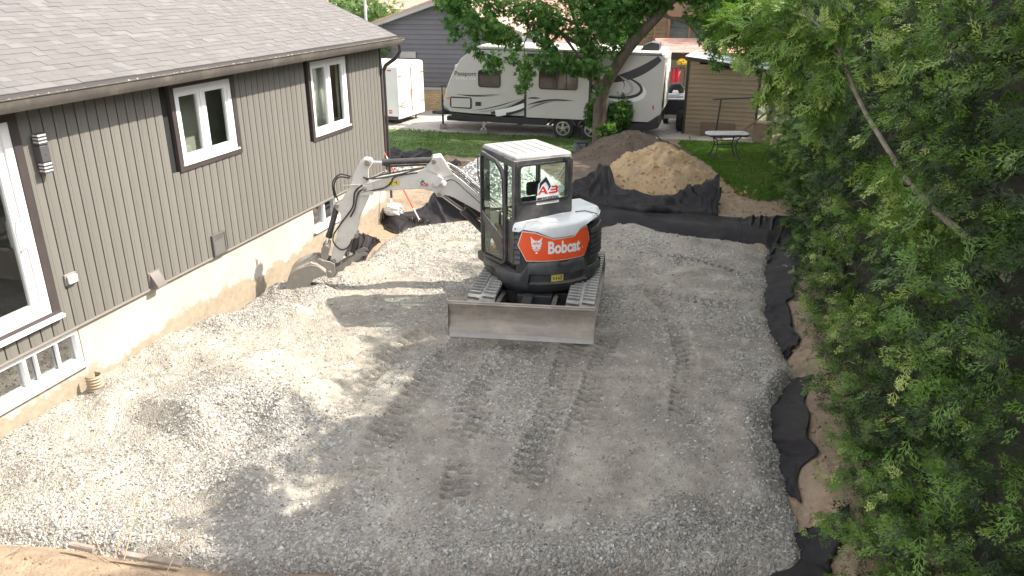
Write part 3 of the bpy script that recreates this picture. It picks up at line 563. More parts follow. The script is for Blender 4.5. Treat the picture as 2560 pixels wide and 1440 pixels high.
fabric('crumpled black fabric corner where the back strip meets the hedge', [((1850, 604), (1850, 548)), ((1885, 606), (1890, 542)), ((1915, 612), (1930, 542)), ((1938, 625), (1985, 545)), ((1925, 650), (2030, 590)), ((1925, 668), (2015, 640))], 18, 90, .09, 9., seed=2)
fabric('black fabric strip along the back edge of the gravel', [((1400, 560), (1400, 512)), ((1490, 570), (1490, 510)), ((1545, 556), (1545, 512)), ((1610, 566), (1605, 520)), ((1650, 582), (1650, 528)), ((1720, 592), (1715, 533)), ((1790, 594), (1790, 540)), ((1855, 602), (1860, 542))], 16, 150, .05, 3., seed=3)
fabric('large folded sheet of black fabric draped below the sand heap', [((1425, 495, .15), (1437, 455, .35)), ((1470, 506, .12), (1480, 432, .45)), ((1505, 514, .12), (1522, 418, .55)), ((1530, 518, .12), (1548, 468, .36)), ((1590, 528, .12), (1590, 480, .30)), ((1650, 533, .12), (1660, 492, .32)), ((1710, 535, .12), (1715, 476, .42)), ((1760, 537, .12), (1765, 452, .52)), ((1797, 540, .12), (1802, 436, .6))], 22, 170, .19, 2.3, seed=4)
fabric('greyish sheet of fabric spread between trench and pale gravel heap', [((958, 560), (958, 543)), ((990, 572), (985, 535)), ((1015, 568), (1030, 528)), ((1052, 560), (1060, 515, .12)), ((1105, 556), (1085, 487, .35)), ((1150, 552), (1120, 490, .4)), ((1200, 552), (1160, 510, .3)), ((1260, 556), (1240, 520, .2))], 18, 120, .07, 2.4, seed=5)
fabric('small crumpled piece of fabric on sand behind the thumb', [((868, 645), (878, 600, .12)), ((895, 650), (895, 585, .18)), ((920, 632), (925, 592, .12)), ((948, 612), (945, 600, .05))], 14, 50, .09, 7., seed=6)
fabric('rumpled dark fabric left on the lawn beside the house corner', [((950, 398, .12), (950, 376, .2)), ((985, 400, .12), (985, 374, .22)), ((1010, 396, .12), (1015, 380, .2)), ((1050, 396, .12), (1045, 374, .22)), ((1085, 390, .12), (1080, 380, .15))], 12, 70, .10, 4., seed=7)
fabric('tiny black fabric scrap beside the pale gravel heap', [((1125, 415, .1), (1135, 398, .2)), ((1140, 418, .1), (1148, 402, .22)), ((1152, 414, .1), (1155, 406, .12))], 8, 20, .06, 9., seed=8)
fabric('black fabric strip against the brown bank, middle stretch', [((1990, 950), (2030, 938)), ((1975, 975), (2018, 970)), ((1955, 1010), (2008, 1000)), ((1948, 1032), (2020, 1028)), ((1960, 1075), (2022, 1062)), ((1968, 1105), (2028, 1095)), ((1970, 1128), (2040, 1126)), ((1978, 1160), (2002, 1168)), ((1990, 1210), (1999, 1212)), ((2005, 1258), (2010, 1262))], 14, 130, .045, 5., seed=9)
fabric('black fabric flap at the near end of the bank', [((2068, 1290), (2110, 1262)), ((2032, 1345), (2112, 1315)), ((2028, 1362), (2115, 1345)), ((2035, 1395), (2078, 1400)), ((2025, 1425), (2085, 1432)), ((2000, 1470), (2080, 1480))], 14, 80, .05, 5., seed=10)
# ================================================================== GREY SIDING HOUSE
house = empty('house', 'single storey house with taupe vertical siding and grey shingle roof beside the gravel', 'house', M4=HM)
A0, A1, ZB, ZT = -4.3, 8.56, .975, 3.56
wins = [dict(a=(2.33, 3.55), z=(2.405, 3.41), t=.085, kind='w'), dict(a=(5.77, 7.06), z=(2.175, 3.43), t=.085, kind='w'), dict(a=(-2.1, -.153), z=(1.243, 3.38), t=.10, kind='d')]
bw = [dict(a=(-2.05, .185), z=(.50, .93)), dict(a=(5.51, 6.46), z=(.50, .965))]
# foundation, in blocks round the two basement windows
q = MB(); zs0 = -.9
q.box(-.22, -.03, A0, bw[0]['a'][0], zs0, ZB-.002)
for w in bw: q.box(-.22, -.03, w['a'][0], w['a'][1], zs0, w['z'][0]); q.box(-.22, -.03, w['a'][0], w['a'][1], w['z'][1], ZB-.002)
q.box(-.22, -.03, bw[0]['a'][1], bw[1]['a'][0], zs0, ZB-.002); q.box(-.22, -.03, bw[1]['a'][1], A1-.02, zs0, ZB-.002); q.box(-8, -.22, A1-.2, A1-.02, zs0, ZB-.002)
q.build('foundation', M['found'], house)
MB().box(-8, -.012, A0, A1-.005, ZB+.004, ZB+.02).box(-.012, .028, A0, A1-.005, ZB-.008, ZB+.018).build('sill_flashing', pbr('sill_metal', (.24, .22, .2), rough=.5), house)
# sheathing behind the boards, also in blocks
cuts = [(w['a'][0]-.02, w['a'][1]+.02, w['z'][0]-.02, w['z'][1]+.02) for w in (wins[2], wins[0], wins[1])]; q = MB(); p = A0
for a0, a1, z0, z1 in cuts: q.box(-.16, -.014, p, a0, ZB+.02, ZT+.1); q.box(-.16, -.014, a0, a1, ZB+.02, z0); q.box(-.16, -.014, a0, a1, z1, ZT+.1); p = a1
q.box(-.16, -.014, p, A1, ZB+.02, ZT+.1); q.box(-8, -.16, A1-.16, A1, ZB+.02, ZT+.1); q.build('wall', M['groove'], house)
prof = [(-.013, .0), (.018, .001), (.0195, .004), (.020, .040), (.023, .043), (.0245, .07), (.0245, .10), (.023, .128), (.021, .134), (.019, .1365), (-.013, .137)]
bmesh_ = MB().prism(prof, 0, 1, 'z').mesh('siding_board', smooth=True)
bmesh_.materials.append(M['siding']); a = A0; PW = .1525
while a < A1-.12:
    segs = [(ZB+.02, ZT)]
    for w in wins:
        t = w['t']; lo, hi = w['a'][0]-t, w['a'][1]+t
        if a+PW > lo+.01 and a < hi-.01:
            segs = [(ZB+.02, w['z'][0]-t+.01)]+([(w['z'][1]+t-.01, ZT)] if w['kind'] == 'd' else [])
    for z0, z1 in segs:
        if z1-z0 < .05: continue
        o = bpy.data.objects.new('siding_board', bmesh_); COL.objects.link(o); o.parent = house; o.location = (0, a, z0); o.scale = (1, 1, z1-z0)
    a += PW
MB().box(-.02, .036, A1-.045, A1+.02, ZB, ZT).box(-.06, -.02, A1+.001, A1+.02, ZB, ZT).build('corner_trim', M['trim'], house)
def rect(a0, a1, z0, z1): return [(a0, z0), (a1, z0), (a1, z1), (a0, z1)]
def frame(mb, a0, a1, z0, z1, w, lo, hi): return mb.ring(rect(a0, a1, z0, z1), rect(a0+w, a1-w, z0+w, z1-w), lo, hi, 'x')
for w in wins[:2]:
    a0, a1 = w['a']; z0, z1 = w['z']; t = w['t']; mid = (a0+a1)/2-(.03 if a0 < 3 else -.0)
    win = MB().ring([(a0-t, z0-t), (a1+t, z0-t), (a1+t, ZT), (a0-t, ZT)], [(a0, z0), (a1, z0), (a1, z1), (a0, z1)], -.02, .045, 'x'); win = win.build('window', M['trim'], house, bevel=.004)
    q = MB(); frame(q, a0+.001, a1-.001, z0+.001, z1-.001, .075, -.06, .028); q.box(-.055, .024, mid-.035, mid+.035, z0+.076, z1-.076); q.build('frame', M['vinyl'], win, bevel=.004)
    for s0, s1 in ((a0+.078, mid-.038), (mid+.038, a1-.078)):
        q = MB(); frame(q, s0, s1, z0+.078, z1-.078, .045, -.05, .008); q.build('sash', M['vinyl'], win, bevel=.003)
        MB().box(-.028, -.024, s0+.044, s1-.044, z0+.12, z1-.12).build('pane', M['glass'], win)
    MB().box(-.03, .06, a0-.02, a1+.02, z0-.012, z0+.012).build('window_sill', M['vinyl'], win, bevel=.003)
# patio door, its left part beyond the picture
w = wins[2]; a0, a1 = w['a']; z0, z1 = w['z']; t = w['t']
door = MB(); frame(door, a0-t, a1+t, z0-.06, z1+t, t, -.02, .045); door = door.build('patio_door', M['trim'], house, bevel=.004)
q = MB(); frame(q, a0, a1, z0, z1, .09, -.1, .03); q.box(-.095, .02, -1.2, -1.1, z0+.09, z1-.09); q.build('frame', M['vinyl'], door, bevel=.005)
q = MB(); frame(q, -1.1, a1-.09, z0+.09, z1-.09, .10, -.07, .0); q.build('sash', M['vinyl'], door, bevel=.005)
MB().box(-.04, -.035, -1.0, a1-.19, z0+.19, z1-.19).build('pane', M['glass'], door); MB().box(-.04, -.035, a0+.09, -1.2, z0+.09, z1-.09).build('pane', M['glass'], door)
MB().tube([(0, a1-.15, 2.05), (.06, a1-.15, 2.08), (.06, a1-.15, 2.35), (0, a1-.15, 2.38)], .013, 8).build('handle', M['vinyl'], door, smooth=True)
MB().box(-.05, .10, a0-.1, a1+.1, z0-.045, z0-.003).build('threshold', M['vinyl'], door, bevel=.004)
# basement windows
for k, w in enumerate(bw):
    a0, a1 = w['a']; z0, z1 = w['z']; win = MB(); frame(win, a0+.002, a1-.002, z0+.002, z1-.002, .05, -.2, -.045); n = 3 if k == 0 else 2; step = (a1-a0)/n
    for i in range(1, n): win.box(-.15, -.055, a0+step*i-.02, a0+step*i+.02, z0+.052, z1-.052)
    win.box(-.2, .03, a0-.01, a1+.01, z0-.03, z0-.001); win = win.build('window', M['vinyl'], house, bevel=.003)
    for i in range(n): MB().box(-.112, -.108, a0+step*i+.045, a0+step*(i+1)-.045, z0+.053, z1-.053).build('pane', M['glassb'], win)
    if k == 0: 
        for s_ in (-.41, -.12): MB().box(-.10, -.06, s_-.012, s_+.012, z0+.052, z1-.052).build('sash_bar', M['vinyl'], win)
# interior seen through the panes; near walls added close behind to lighten them
MB().box(-3.6, -3.5, A0+.2, A1-.2, ZB, ZT).box(-.55, -.45, 1.2, 5.6, ZB+.02, ZT).box(-.75, -.65, 5.7, 8.3, ZB+.02, ZT).box(-3.5, -.17, 5.6, 5.7, ZB+.02, ZT).box(-3.5, -.17, 1.1, 1.2, ZB+.02, ZT).box(-8, -.17, A0, A0+.1, ZB+.02, ZT).build('room_wall', M['room'], house)
MB().box(-8, -.17, A0+.11, A1-.17, ZB-.05, ZB-.006).box(-8, -.23, A0+.1, A1-.21, -.3, -.2).build('floor_slab', M['roomd'], house)
MB().box(-8, -.165, A0, A1-.17, ZT+.02, ZT+.08).build('ceiling_board', M['room'], house)
cm = MB().grid(60, 3, lambda u, v: (-.2+.03*math.sin(u*42), 6.02+.70*u, 2.1+1.3*v)).grid(30, 3, lambda u, v: (-.2+.03*math.sin(u*22), 7.05+.25*u, 2.1+1.3*v)); cm.build('curtain', M['curtain'], house, smooth=True, solid=.004)
MB().box(-.44, -.40, 3.35, 3.6, ZB+.02, 3.3).build('wardrobe', pbr('wardrobe_white', (.45, .43, .4)), house)
# vents and boxes on the wall
v = MB().ring(rect(2.65, 2.95, .985, 1.31), rect(2.68, 2.92, 1.015, 1.28), .018, .06, 'x').build('wall_vent', pbr('vent_grey', (.10, .095, .09), rough=.5), house, bevel=.004)
MB().box(.02, .05, 2.682, 2.918, 1.017, 1.278).build('vent_flap', pbr('vent_grey2', (.13, .125, .12), rough=.5), v)
for i in range(2): MB().box(.05, .056, 2.71+.02*i, 2.88+.01*i, 1.225+.025*i, 1.232+.025*i).build('slat', M['gutter'], v)
hood = MB().add([(.012, 1.37, 1.17), (.012, 1.54, 1.17), (.03, 1.54, 1.19), (.03, 1.37, 1.19), (.13, 1.37, 1.02), (.13, 1.54, 1.02), (.012, 1.37, 1.0), (.012, 1.54, 1.0), (.13, 1.37, 1.0), (.13, 1.54, 1.0)], [(0, 1, 2, 3), (3, 2, 5, 4), (4, 5, 9, 8), (0, 3, 4, 8, 6), (1, 7, 9, 5, 2), (0, 6, 7, 1)]).box(.01, .03, 1.35, 1.56, .99, 1.2)
hood.build('dryer_vent', pbr('hood_brown', (.17, .15, .14), rough=.45), house, bevel=.004)
ob = MB().box(.02, .05, .09, .25, 1.50, 1.63).build('outlet_box', pbr('outlet_grey', (.22, .21, .2), rough=.5), house, bevel=.005); MB().box(.05, .085, .105, .235, 1.515, 1.615).build('clear_cover', M['lampclear'], ob, bevel=.012)
# wall lamp
lamp = empty('wall_lamp', 'dark grey up and down wall lamp with clear fins beside the patio door', 'lamp', M4=HM @ Matrix.Translation((.026, .13, 2.8)))
MB().box(0, .02, -.055, .055, .06, .36).build('back_plate', M['lampdark'], lamp, bevel=.003)
MB().box(.02, .10, -.055, .055, .12, .29).build('body', M['lampdark'], lamp, bevel=.003); MB().cyl((.1, 0, .2), (.104, 0, .2), .008, 10).build('screw', M['chrome'], lamp)
for i, z in enumerate((0., .035, .07, .305, .34, .375)):
    MB().box(.02, .105, -.058, .058, z, z+.016).build('fin', M['lampdark'], lamp); MB().box(.025, .10, -.052, .052, z+.017, z+.034).build('clear_spacer', M['lampclear'], lamp)
MB().box(.03, .09, -.04, .04, .0, .42).build('core', M['lampdark'], lamp)
# eaves
SL = .42; RB = .335; RZ = 3.692; RA1 = 8.70
def roofz(b): return RZ+(RB-b)*SL
MB().box(-.02, .33, A0, A1+.14, 3.575, 3.59).build('soffit', M['gutter_in'], house)
MB().box(.33, .35, A0, A1+.10, 3.52, 3.64).build('fascia_board', M['gutter_in'], house)
gprof = [(.352, 3.655), (.352, 3.53), (.375, 3.522), (.43, 3.526), (.455, 3.56), (.47, 3.60), (.472, 3.652), (.485, 3.652), (.485, 3.66), (.462, 3.66), (.460, 3.605), (.444, 3.567), (.425, 3.536), (.378, 3.532), (.362, 3.54), (.362, 3.655)]
gutter = MB().prism(gprof, A0, A1+.11, 'y').build('gutter', M['gutter'], house, smooth=True); MB().prism([(.354, 3.524), (.43, 3.528), (.47, 3.6), (.47, 3.655), (.354, 3.655)], A1+.1105, A1+.115, 'y').build('end_cap', M['gutter'], gutter)
n = 1700; lit = scatter('seed_litter', OCT, np.stack([rng.uniform(.366, .455, n), np.where(rng.random(n) < .75, rng.choice([-.2, .6, 1.6, 2.2, 3.1, 4.2, 5.1, 7.2, 8.2], n)+rng.normal(size=n)*.28, rng.uniform(A0, 8.6, n)), rng.uniform(3.60, 3.648, n)], -1), rand_rot(n), rng.uniform(.004, .016, n), M['seedm'], gutter); lit['kind'] = 'stuff'
MB().prism([(.342, 3.690), (.350, 3.64), (.340, 3.64), (.20, 3.735), (.2, 3.745)], A0, RA1-.01, 'y').build('drip_edge', M['gutter_in'], house)
dsp = MB().tube([(.42, 8.64, 3.53), (.42, 8.64, 3.40), (.30, 8.64, 3.25), (.10, 8.62, 3.12), (.055, 8.615, 3.02)], .038, 10).tube([(.055, 8.615, 3.04), (.055, 8.615, 1.0), (.055, 8.615, .35)], .03, 8); dsp.build('downspout', M['trim'], house, smooth=True)
def RP(b, a, h=0.): nx, nz = math.sin(math.atan(SL)), math.cos(math.atan(SL)); return Vector((b+nx*h, a, roofz(b)+nz*h))
roof = MB(); roof.prism([(RB-.02, roofz(RB-.02)-.012), (-5.2, roofz(-5.2)-.012), (-5.2, roofz(-5.2)-.10), (-.1, roofz(-.1)-.10), (.33, 3.62), (.35, roofz(.35)-.03)], A0, RA1-.02, 'y')
roof = roof.build('roof', M['gutter_in'], house)
MB().prism([(RB, roofz(RB)+.012), (-5.2, roofz(-5.2)+.012), (-5.2, roofz(-5.2)-.13), (RB, roofz(RB)-.09)], RA1-.018, RA1+.004, 'y').build('rake_board', M['gutter_in'], roof)
th = math.atan(SL); EX = .108; tab = MB().box(0, 1, 0, 1, 0, 1); base = tab.mesh('shingle'); base.materials.append(M['shingle'])
items = []
for r_ in range(57):
    s0 = r_*EX; a = A0+rng.uniform(0, .2)
    while a < RA1-.02:
        wdt = rng.choice([.12, .16, .20, .26], p=[.2, .3, .3, .2])+rng.uniform(-.01, .01); a2 = min(a+wdt, RA1)
        items.append((s0, a, a2-a, rng.uniform(.004, .010))); a = a2
def sh_mat(s0, a, w, t):      # local box -> roof plane, lower edge lifted over the course below
    b = RB+.012-s0*math.cos(th); return Matrix.Translation(RP(b, a+.001, 0)) @ Matrix.Rotation(th, 4, 'Y') @ Matrix.Rotation(-.035, 4, 'Y') @ Matrix.Diagonal((-(EX+.02), w-.002, t+.004, 1))
items.sort(key=lambda i: (RP(RB-i[0]*.92, i[1])-(HM.inverted() @ Vector((0, 0, CAM_H)))).length+(0 if i[1] > -1.2 else 50))
for it in items[:300]:
    o = bpy.data.objects.new('shingle', base); COL.objects.link(o); o.parent = roof; o.matrix_local = sh_mat(*it)
q = MB(); rn = []
for it in items[300:]:
    k = len(q.v); q.box(0, 1, 0, 1, 0, 1, sh_mat(*it)); q.f[-6:] = [f[::-1] for f in q.f[-6:]]; rn += [rng.random()]*8
me = q.mesh('shingle'); at = me.attributes.new('rnd', 'FLOAT', 'POINT'); at.data.foreach_set('value', rn); o = link('shingle', me, M['shingle_a'], roof); o['kind'] = 'stuff'
# drain pipe at the foundation, bag, rod, planks
cp = HM @ Matrix.Translation((.10, .13, 0)); prf = []
q = MB(); q.grid(46, 14, lambda u, v: ((.085+.007*math.sin(u*2*math.pi*11))*math.cos(-2.2+4.4*v), (.085+.007*math.sin(u*2*math.pi*11))*math.sin(-2.2+4.4*v), -.05+.42*u))
q = q.build('drain_pipe', M['pipe'], M4=cp, smooth=True, solid=.006); tag(q, 'corrugated tan drain pipe standing against the foundation', 'pipe')
def rod():
    p0 = Vector((-1.96, 15.75, 0.02)); p1 = Vector((-2.70, 16.22, 1.37)); r = empty('marking_rod', 'thin red and white rod leaning near the house corner', 'rod', p0); ts = [0, .17, .5, .66, .80, .93, 1.0]; cs = ['rodwhite', 'rodred', 'rodwhite', 'rodred', 'rodwhite', 'rodred']
    for i, c in enumerate(cs): MB().cyl((p1-p0)*ts[i], (p1-p0)*ts[i+1], .016, 8).build('segment', M[c], r, smooth=True)
rod()
def crumple(name, c, s, mat, label, cat, seed, squash=(1, 1, 1)):
    def f(u, v):
        t = u*math.pi; p = v*2*math.pi; r = s*(1+.7*float(fbm(math.cos(p)*math.sin(t)*2+seed, math.sin(p)*math.sin(t)*2+math.cos(t)*2, 1.3, 4))); return (r*math.sin(t)*math.cos(p)*squash[0], r*math.sin(t)*math.sin(p)*squash[1], s*.7+r*math.cos(t)*squash[2])
    o = MB().grid(24, 36, f).build(name, mat, smooth=False); o.location = c; return tag(o, label, cat)
w = yp(985, 520, 16.05); crumple('plastic_bag', (w.x, w.y, zsoil(w.x, w.y)-.02), .17, M['plastic_bag'], 'white plastic bag lying at the foot of the house corner', 'bag', 4, (1.2, .8, 1.))
vp = MB().tube([HW(.03, 8.62, .72), HW(.03, 8.62, 0.0)], .03, 8).build('vent_pipe', M['vinyl'], smooth=True); tag(vp, 'short white pipe standing at the house corner', 'pipe')
def plank(pa, pb, z, w, label, t=.04):
    a = gp(*pa, z); b = gp(*pb, z); d = b-a; m4 = Matrix.Translation(a) @ d.to_track_quat('X', 'Z').to_matrix().to_4x4(); o = MB().box(0, d.length, -w/2, w/2, 0, t).build('wooden_plank', M['wetwood'], M4=m4, bevel=.004); tag(o, label, 'plank')
plank((175, 1366), (235, 1378), .07, .05, 'short weathered plank half buried at the lower left'); plank((300, 1388), (458, 1415), .05, .055, 'longer weathered plank at the lower left edge of the gravel', .035)
def twigs():
    for k, (pa, pb, h) in enumerate((((310, 1400), (345, 1235), .3), ((285, 1392), (325, 1290), .2), ((413, 1440), (460, 1330), .25), ((350, 1400), (480, 1345), .12), ((255, 1385), (215, 1330), .15), ((0, 1400), (70, 1362), .03))):
        a = gp(*pa, .08); b = gp(*pb, .08+h); m = a.lerp(b, .5)+Vector((.02, 0, .03)); o = MB().tube([a, m, b], [.006, .0045, .002], 5)
        for j in range(4): p = a.lerp(b, .35+.15*j); o.tube([p, p+Vector((rng.uniform(-.1, .1), rng.uniform(-.05, .05), rng.uniform(.04, .12)))], [.003, .001], 4)
        ob = o.build('dry_twig', M['twig'], smooth=True); tag(ob, ['tall dry twig behind the two planks', 'shorter dry twig left of the planks', 'dry twig standing right of the long plank', 'slanting dry twig across the long plank', 'dry twig beside the short plank', 'stick lying on dirt in the lower left corner'][k], 'twig')
twigs()
# ================================================================== EXCAVATOR
XM = Matrix.Translation((.41, 11.35, 0)) @ Matrix.Rotation(R(27), 4, 'Z')
ex = empty('mini_excavator', 'white orange and black mini excavator standing on the gravel', 'excavator', M4=XM)
XI = XM.inverted()
UM = XI @ Matrix.Translation((.45, 11.1, .02)) @ Matrix.Rotation(R(-10), 4, 'Z')
UB = UM @ Matrix.Translation((-.10, -.18, .24)) @ Matrix.Rotation(R(2.5), 4, 'Z') @ Matrix.Diagonal((.97, 1, 1, 1))      # undercarriage
# --- tracks
TW, TL, TH, TR = .40, 1.02, .56, .26
def track_path(s):   # loop in y,z, s in metres
    per = 2*2*TL*.98+2*math.pi*TR; s %= per; L = 2*TL*.98
    if s < L: return (-TL*.98+s, TH, 0.)
    s -= L
    if s < math.pi*TR: a = s/TR; return (TL*.98+TR*math.sin(a), TH-TR+TR*math.cos(a), -a)
    s -= math.pi*TR
    if s < L: return (TL*.98-s, TH-2*TR, math.pi)
    s -= L; a = s/TR; return (-TL*.98-TR*math.sin(a), TH-TR-TR*math.cos(a), math.pi-a)
PER = 4*TL*.98+2*math.pi*TR
pad = MB()
for sgn, x0, x1, off in ((1, -.195, -.02, -.012), (1, .02, .195, .012)):
    pad.add([(x0, -.03+off, 0), (x1, -.045+off, 0), (x1, .015+off, 0), (x0, .03+off, 0), (x0+.004, -.018+off, .028), (x1-.004, -.033+off, .028), (x1-.004, .003+off, .028), (x0+.004, .018+off, .028)], [(0, 3, 2, 1), (4, 5, 6, 7), (0, 1, 5, 4), (1, 2, 6, 5), (2, 3, 7, 6), (3, 0, 4, 7)])
padm = pad.mesh('track_pad'); padm.materials.append(M['rubber']); NP = 52
for side in (-1, 1):
    cx = side*.70; q = MB(); n = 96
    ring = [track_path(PER*i/n) for i in range(n)]; vs = []; fs = []
    for y, z, a in ring:
        ny, nz = math.sin(-a), math.cos(a)
        for x, t in ((-TW/2, 0), (TW/2, 0), (TW/2, -.045), (-TW/2, -.045)): vs.append((cx+x, y+ny*t, z+nz*t))
    for i in range(n):
        for k in range(4): fs.append((i*4+k, ((i+1) % n)*4+k, ((i+1) % n)*4+(k+1) % 4, i*4+(k+1) % 4))
    belt = q.add(vs, fs).build('track', M['rubber'], ex, M4=UM, smooth=True)
    for i in range(NP):
        y, z, a = track_path(PER*i/NP); o = bpy.data.objects.new('track_pad', padm); COL.objects.link(o); o.parent = belt; o.matrix_local = UM @ Matrix.Translation((cx, y, z)) @ Matrix.Rotation(a, 4, 'X')
    q = MB()
    for y, r, z in ((-TL*.98, .2, TH-TR), (TL*.98, .2, TH-TR), (-.55, .1, .15), (-.2, .1, .15), (.15, .1, .15), (.5, .1, .15), (0, .07, .44)): q.cyl((cx-.12, y, z), (cx+.12, y, z), r, 18)
    q.build('track_rollers', M['black'], ex, M4=UM, smooth=True); MB().box(cx-.13, cx+.13, -.8, .8, .17, .36).build('track_frame', M['cast'], ex, bevel=.02, M4=UM)
MB().box(-.56, .56, -.5, .5, .26, .42).box(-.25, .25, -.75, .75, .30, .46).cyl((0, 0, .42), (0, 0, .56), .42, 28).build('undercarriage', M['black'], ex, bevel=.01, M4=UM)
# --- blade
bp = [(-1.50, .06), (-1.56, .16), (-1.575, .28), (-1.555, .40), (-1.50, .485), (-1.475, .475), (-1.525, .39), (-1.545, .28), (-1.53, .17), (-1.475, .07)]
bp = [(-3.06-p[0]-.02, p[1]) for p in bp]
blade = MB().prism([(p[0], p[1]) for p in bp], -1.0, 1.0, 'x').build('blade', M['steel'], ex, M4=UB, smooth=True)
MB().prism([(-1.588, -.015), (-1.578, .11), (-1.552, .11), (-1.56, -.015)], -1.0, 1.0, 'x').build('cutting_edge', M['steel_b'], blade, M4=UB)
MB().box(-1.0, 1.0, -1.585, -1.545, .478, .50).box(-1.012, -1.001, -1.60, -1.46, .0, .495).box(1.001, 1.012, -1.60, -1.46, .0, .495).build('blade_rim', M['steel'], blade, bevel=.003, M4=UB)
q = MB()
for s in (-1, 1): q.prism([(-1.52, .12), (-1.52, .34), (-.7, .25), (-.3, .16), (-.3, .02), (-.9, .05)], s*.40-.035, s*.40+.035, 'x')
q.box(-.38, .38, -1.5, -1.44, .14, .34).build('blade_arm', M['cast'], ex, bevel=.006, M4=UB)
q = MB().cyl((0, -1.50, .26), (0, -.95, .20), .028).build('blade_cylinder_rod', M['chrome'], ex, M4=UB, smooth=True); MB().cyl((0, -1.0, .205), (0, -.5, .14), .055).box(-.07, .07, -.98, -.62, .24, .27).build('blade_cylinder', M['cylblack'], ex, M4=UB, smooth=True)
# --- upper body: shell of vertical sections round the slew centre; angle 0 = straight back, negative = left side
def SH(t, r, z): t = R(t); return Vector((r*.955*math.sin(t), -r*.965*math.cos(t), z))
def shell(t0, t1, nt, prof, thick=None):
    """prof(t)-> list of (r,z)"""
    q = MB(); vs = []; n = None
    for i in range(nt+1):
        t = t0+(t1-t0)*i/nt; P = prof(t); n = len(P); vs += [SH(t, r, z) for r, z in P]
    fs = [(i*n+k, (i+1)*n+k, (i+1)*n+(k+1) % n, i*n+(k+1) % n) for i in range(nt) for k in range(n)]+[tuple(range(n))[::-1], tuple(range(nt*n, nt*n+n))]
    return q.add(vs, fs)
def lerpt(pts, t):
    for (a, va), (b, vb) in zip(pts, pts[1:]):
        if t <= b: return va+(vb-va)*max(0, (t-a))/(b-a)
    return pts[-1][1]
RB_ = 1.0
def cwp(t):
    bot = lerpt([(-78, .60), (-64, .49), (-40, .475), (22, .52), (38, .59), (80, .62)], t); top = lerpt([(-78, .76), (-46, .79), (-44, .80), (-38, .965), (-12, .99), (-11, .97), (-2, .97), (-1, .99), (14, 1.0), (20, .80), (80, .78)], t)
    kk = lerpt([(-86, .90), (-72, .935), (-50, 1.), (30, 1.), (66, .955)], t); rec = -38 < t < 17; rz0, rz1 = .655, .80
    if rec: return [(.55, bot), (.93, bot), (1.0, bot+.07), (1.02, rz0), (.955, rz0+.012), (.955, rz1-.03), (1.015, rz1), (1.02, top-.05), (.985, top), (.55, top)]
    return [(r_*kk if r_ > .6 else r_, z_) for r_, z_ in [(.55, bot), (.93, bot), (1.0, bot+.07), (1.02, bot+.12), (1.02, bot+.14), (1.02, bot+.15), (1.02, bot+.16), (1.02, top-.05), (.985, top), (.55, top)]]
shell(-86, 66, 118, cwp).build('counterweight', M['cast'], ex, smooth=True)
shell(-115, -55, 40, lambda t: [(.6, .60), (.87, .60), (.895, .66), (.88, .735), (.85, .75), (.6, .75)]).build('side_step', M['cast'], ex, smooth=True)
# base deck and right hand body
MB().box(-.70, .77, -.58, .62, .62, .80).box(-.72, .30, .3, .70, .6, .74).build('deck', M['black'], ex, bevel=.02)
MB().box(.30, .77, -.40, .72, .80, 1.36).build('side_body', M['cast'], ex, bevel=.07, seg=3)
MB().box(.31, .76, .05, .70, 1.362, 1.47).build('side_hood', M['hood_paint'], ex, bevel=.04, seg=3)
# dark engine shell behind the panels, louvres both sides
shell(-50, 66, 80, lambda t: [(.55, .80), (.955, .80), (.955, 1.42), (.55, 1.42)]).build('engine_cover', M['black'], ex, smooth=True)
for i in range(6):
    z = .93+.075*i
    shell(-51, -45.5, 4, lambda t: [(.95, z), (.985, z), (.965, z+.05), (.95, z+.05)]).build('louvre', M['cast'], ex, smooth=True)
    shell(24, 58, 14, lambda t: [(.95, z), (1.0, z), (.975, z+.055), (.95, z+.055)]).build('louvre', M['cast'], ex, smooth=True)
# orange panel with its white line
OP = [(-44.5, 1.22), (-41, 1.42), (-31, 1.41), (-16, 1.315), (2, 1.325), (8, 1.42), (14.5, 1.44), (18.6, 1.22), (12.5, 1.015), (-37.5, 1.0)]
OP = [(-13+(t_+13)*1.08, z_) for t_, z_ in OP]
def arc_poly(P, r, thick, name, mat, parent, step=2.5, smooth=False):
    """fill a polygon given in (angle, z) and wrap it on the cylinder"""
    import bmesh
    bm = bmesh.new(); vs = []
    bm.faces.new([bm.verts.new((p[0], p[1], 0)) for p in P]); lo = min(p[0] for p in P); hi = max(p[0] for p in P); t = math.ceil(lo/step)*step
    while t < hi:
        bmesh.ops.bisect_plane(bm, geom=bm.verts[:]+bm.edges[:]+bm.faces[:], plane_co=(t, 0, 0), plane_no=(1, 0, 0)); t += step
    bmesh.ops.triangulate(bm, faces=bm.faces[:])
    ext = bmesh.ops.extrude_face_region(bm, geom=bm.faces[:]); ev = {g for g in ext['geom'] if isinstance(g, bmesh.types.BMVert)}
    for v in bm.verts: v.co = SH(v.co.x, r+(thick if v in ev else 0), v.co.y)
    bmesh.ops.recalc_face_normals(bm, faces=bm.faces[:]); me = bpy.data.meshes.new(name); bm.to_mesh(me); bm.free(); return link(name, me, mat, parent)
def grow(P, d):
    c0 = sum(p[0] for p in P)/len(P); k = 180/math.pi; Q = [(p[0]/k, p[1]) for p in P]; Q = inset(Q, -d); return [(p[0]*k, p[1]) for p in Q]
bord = arc_poly(grow(OP, .012), .958, .032, 'rear_panel_border', M['whitep'], ex)
pan = arc_poly(OP, .97, .028, 'rear_panel', M['orange'], ex)
KD = 180/math.pi
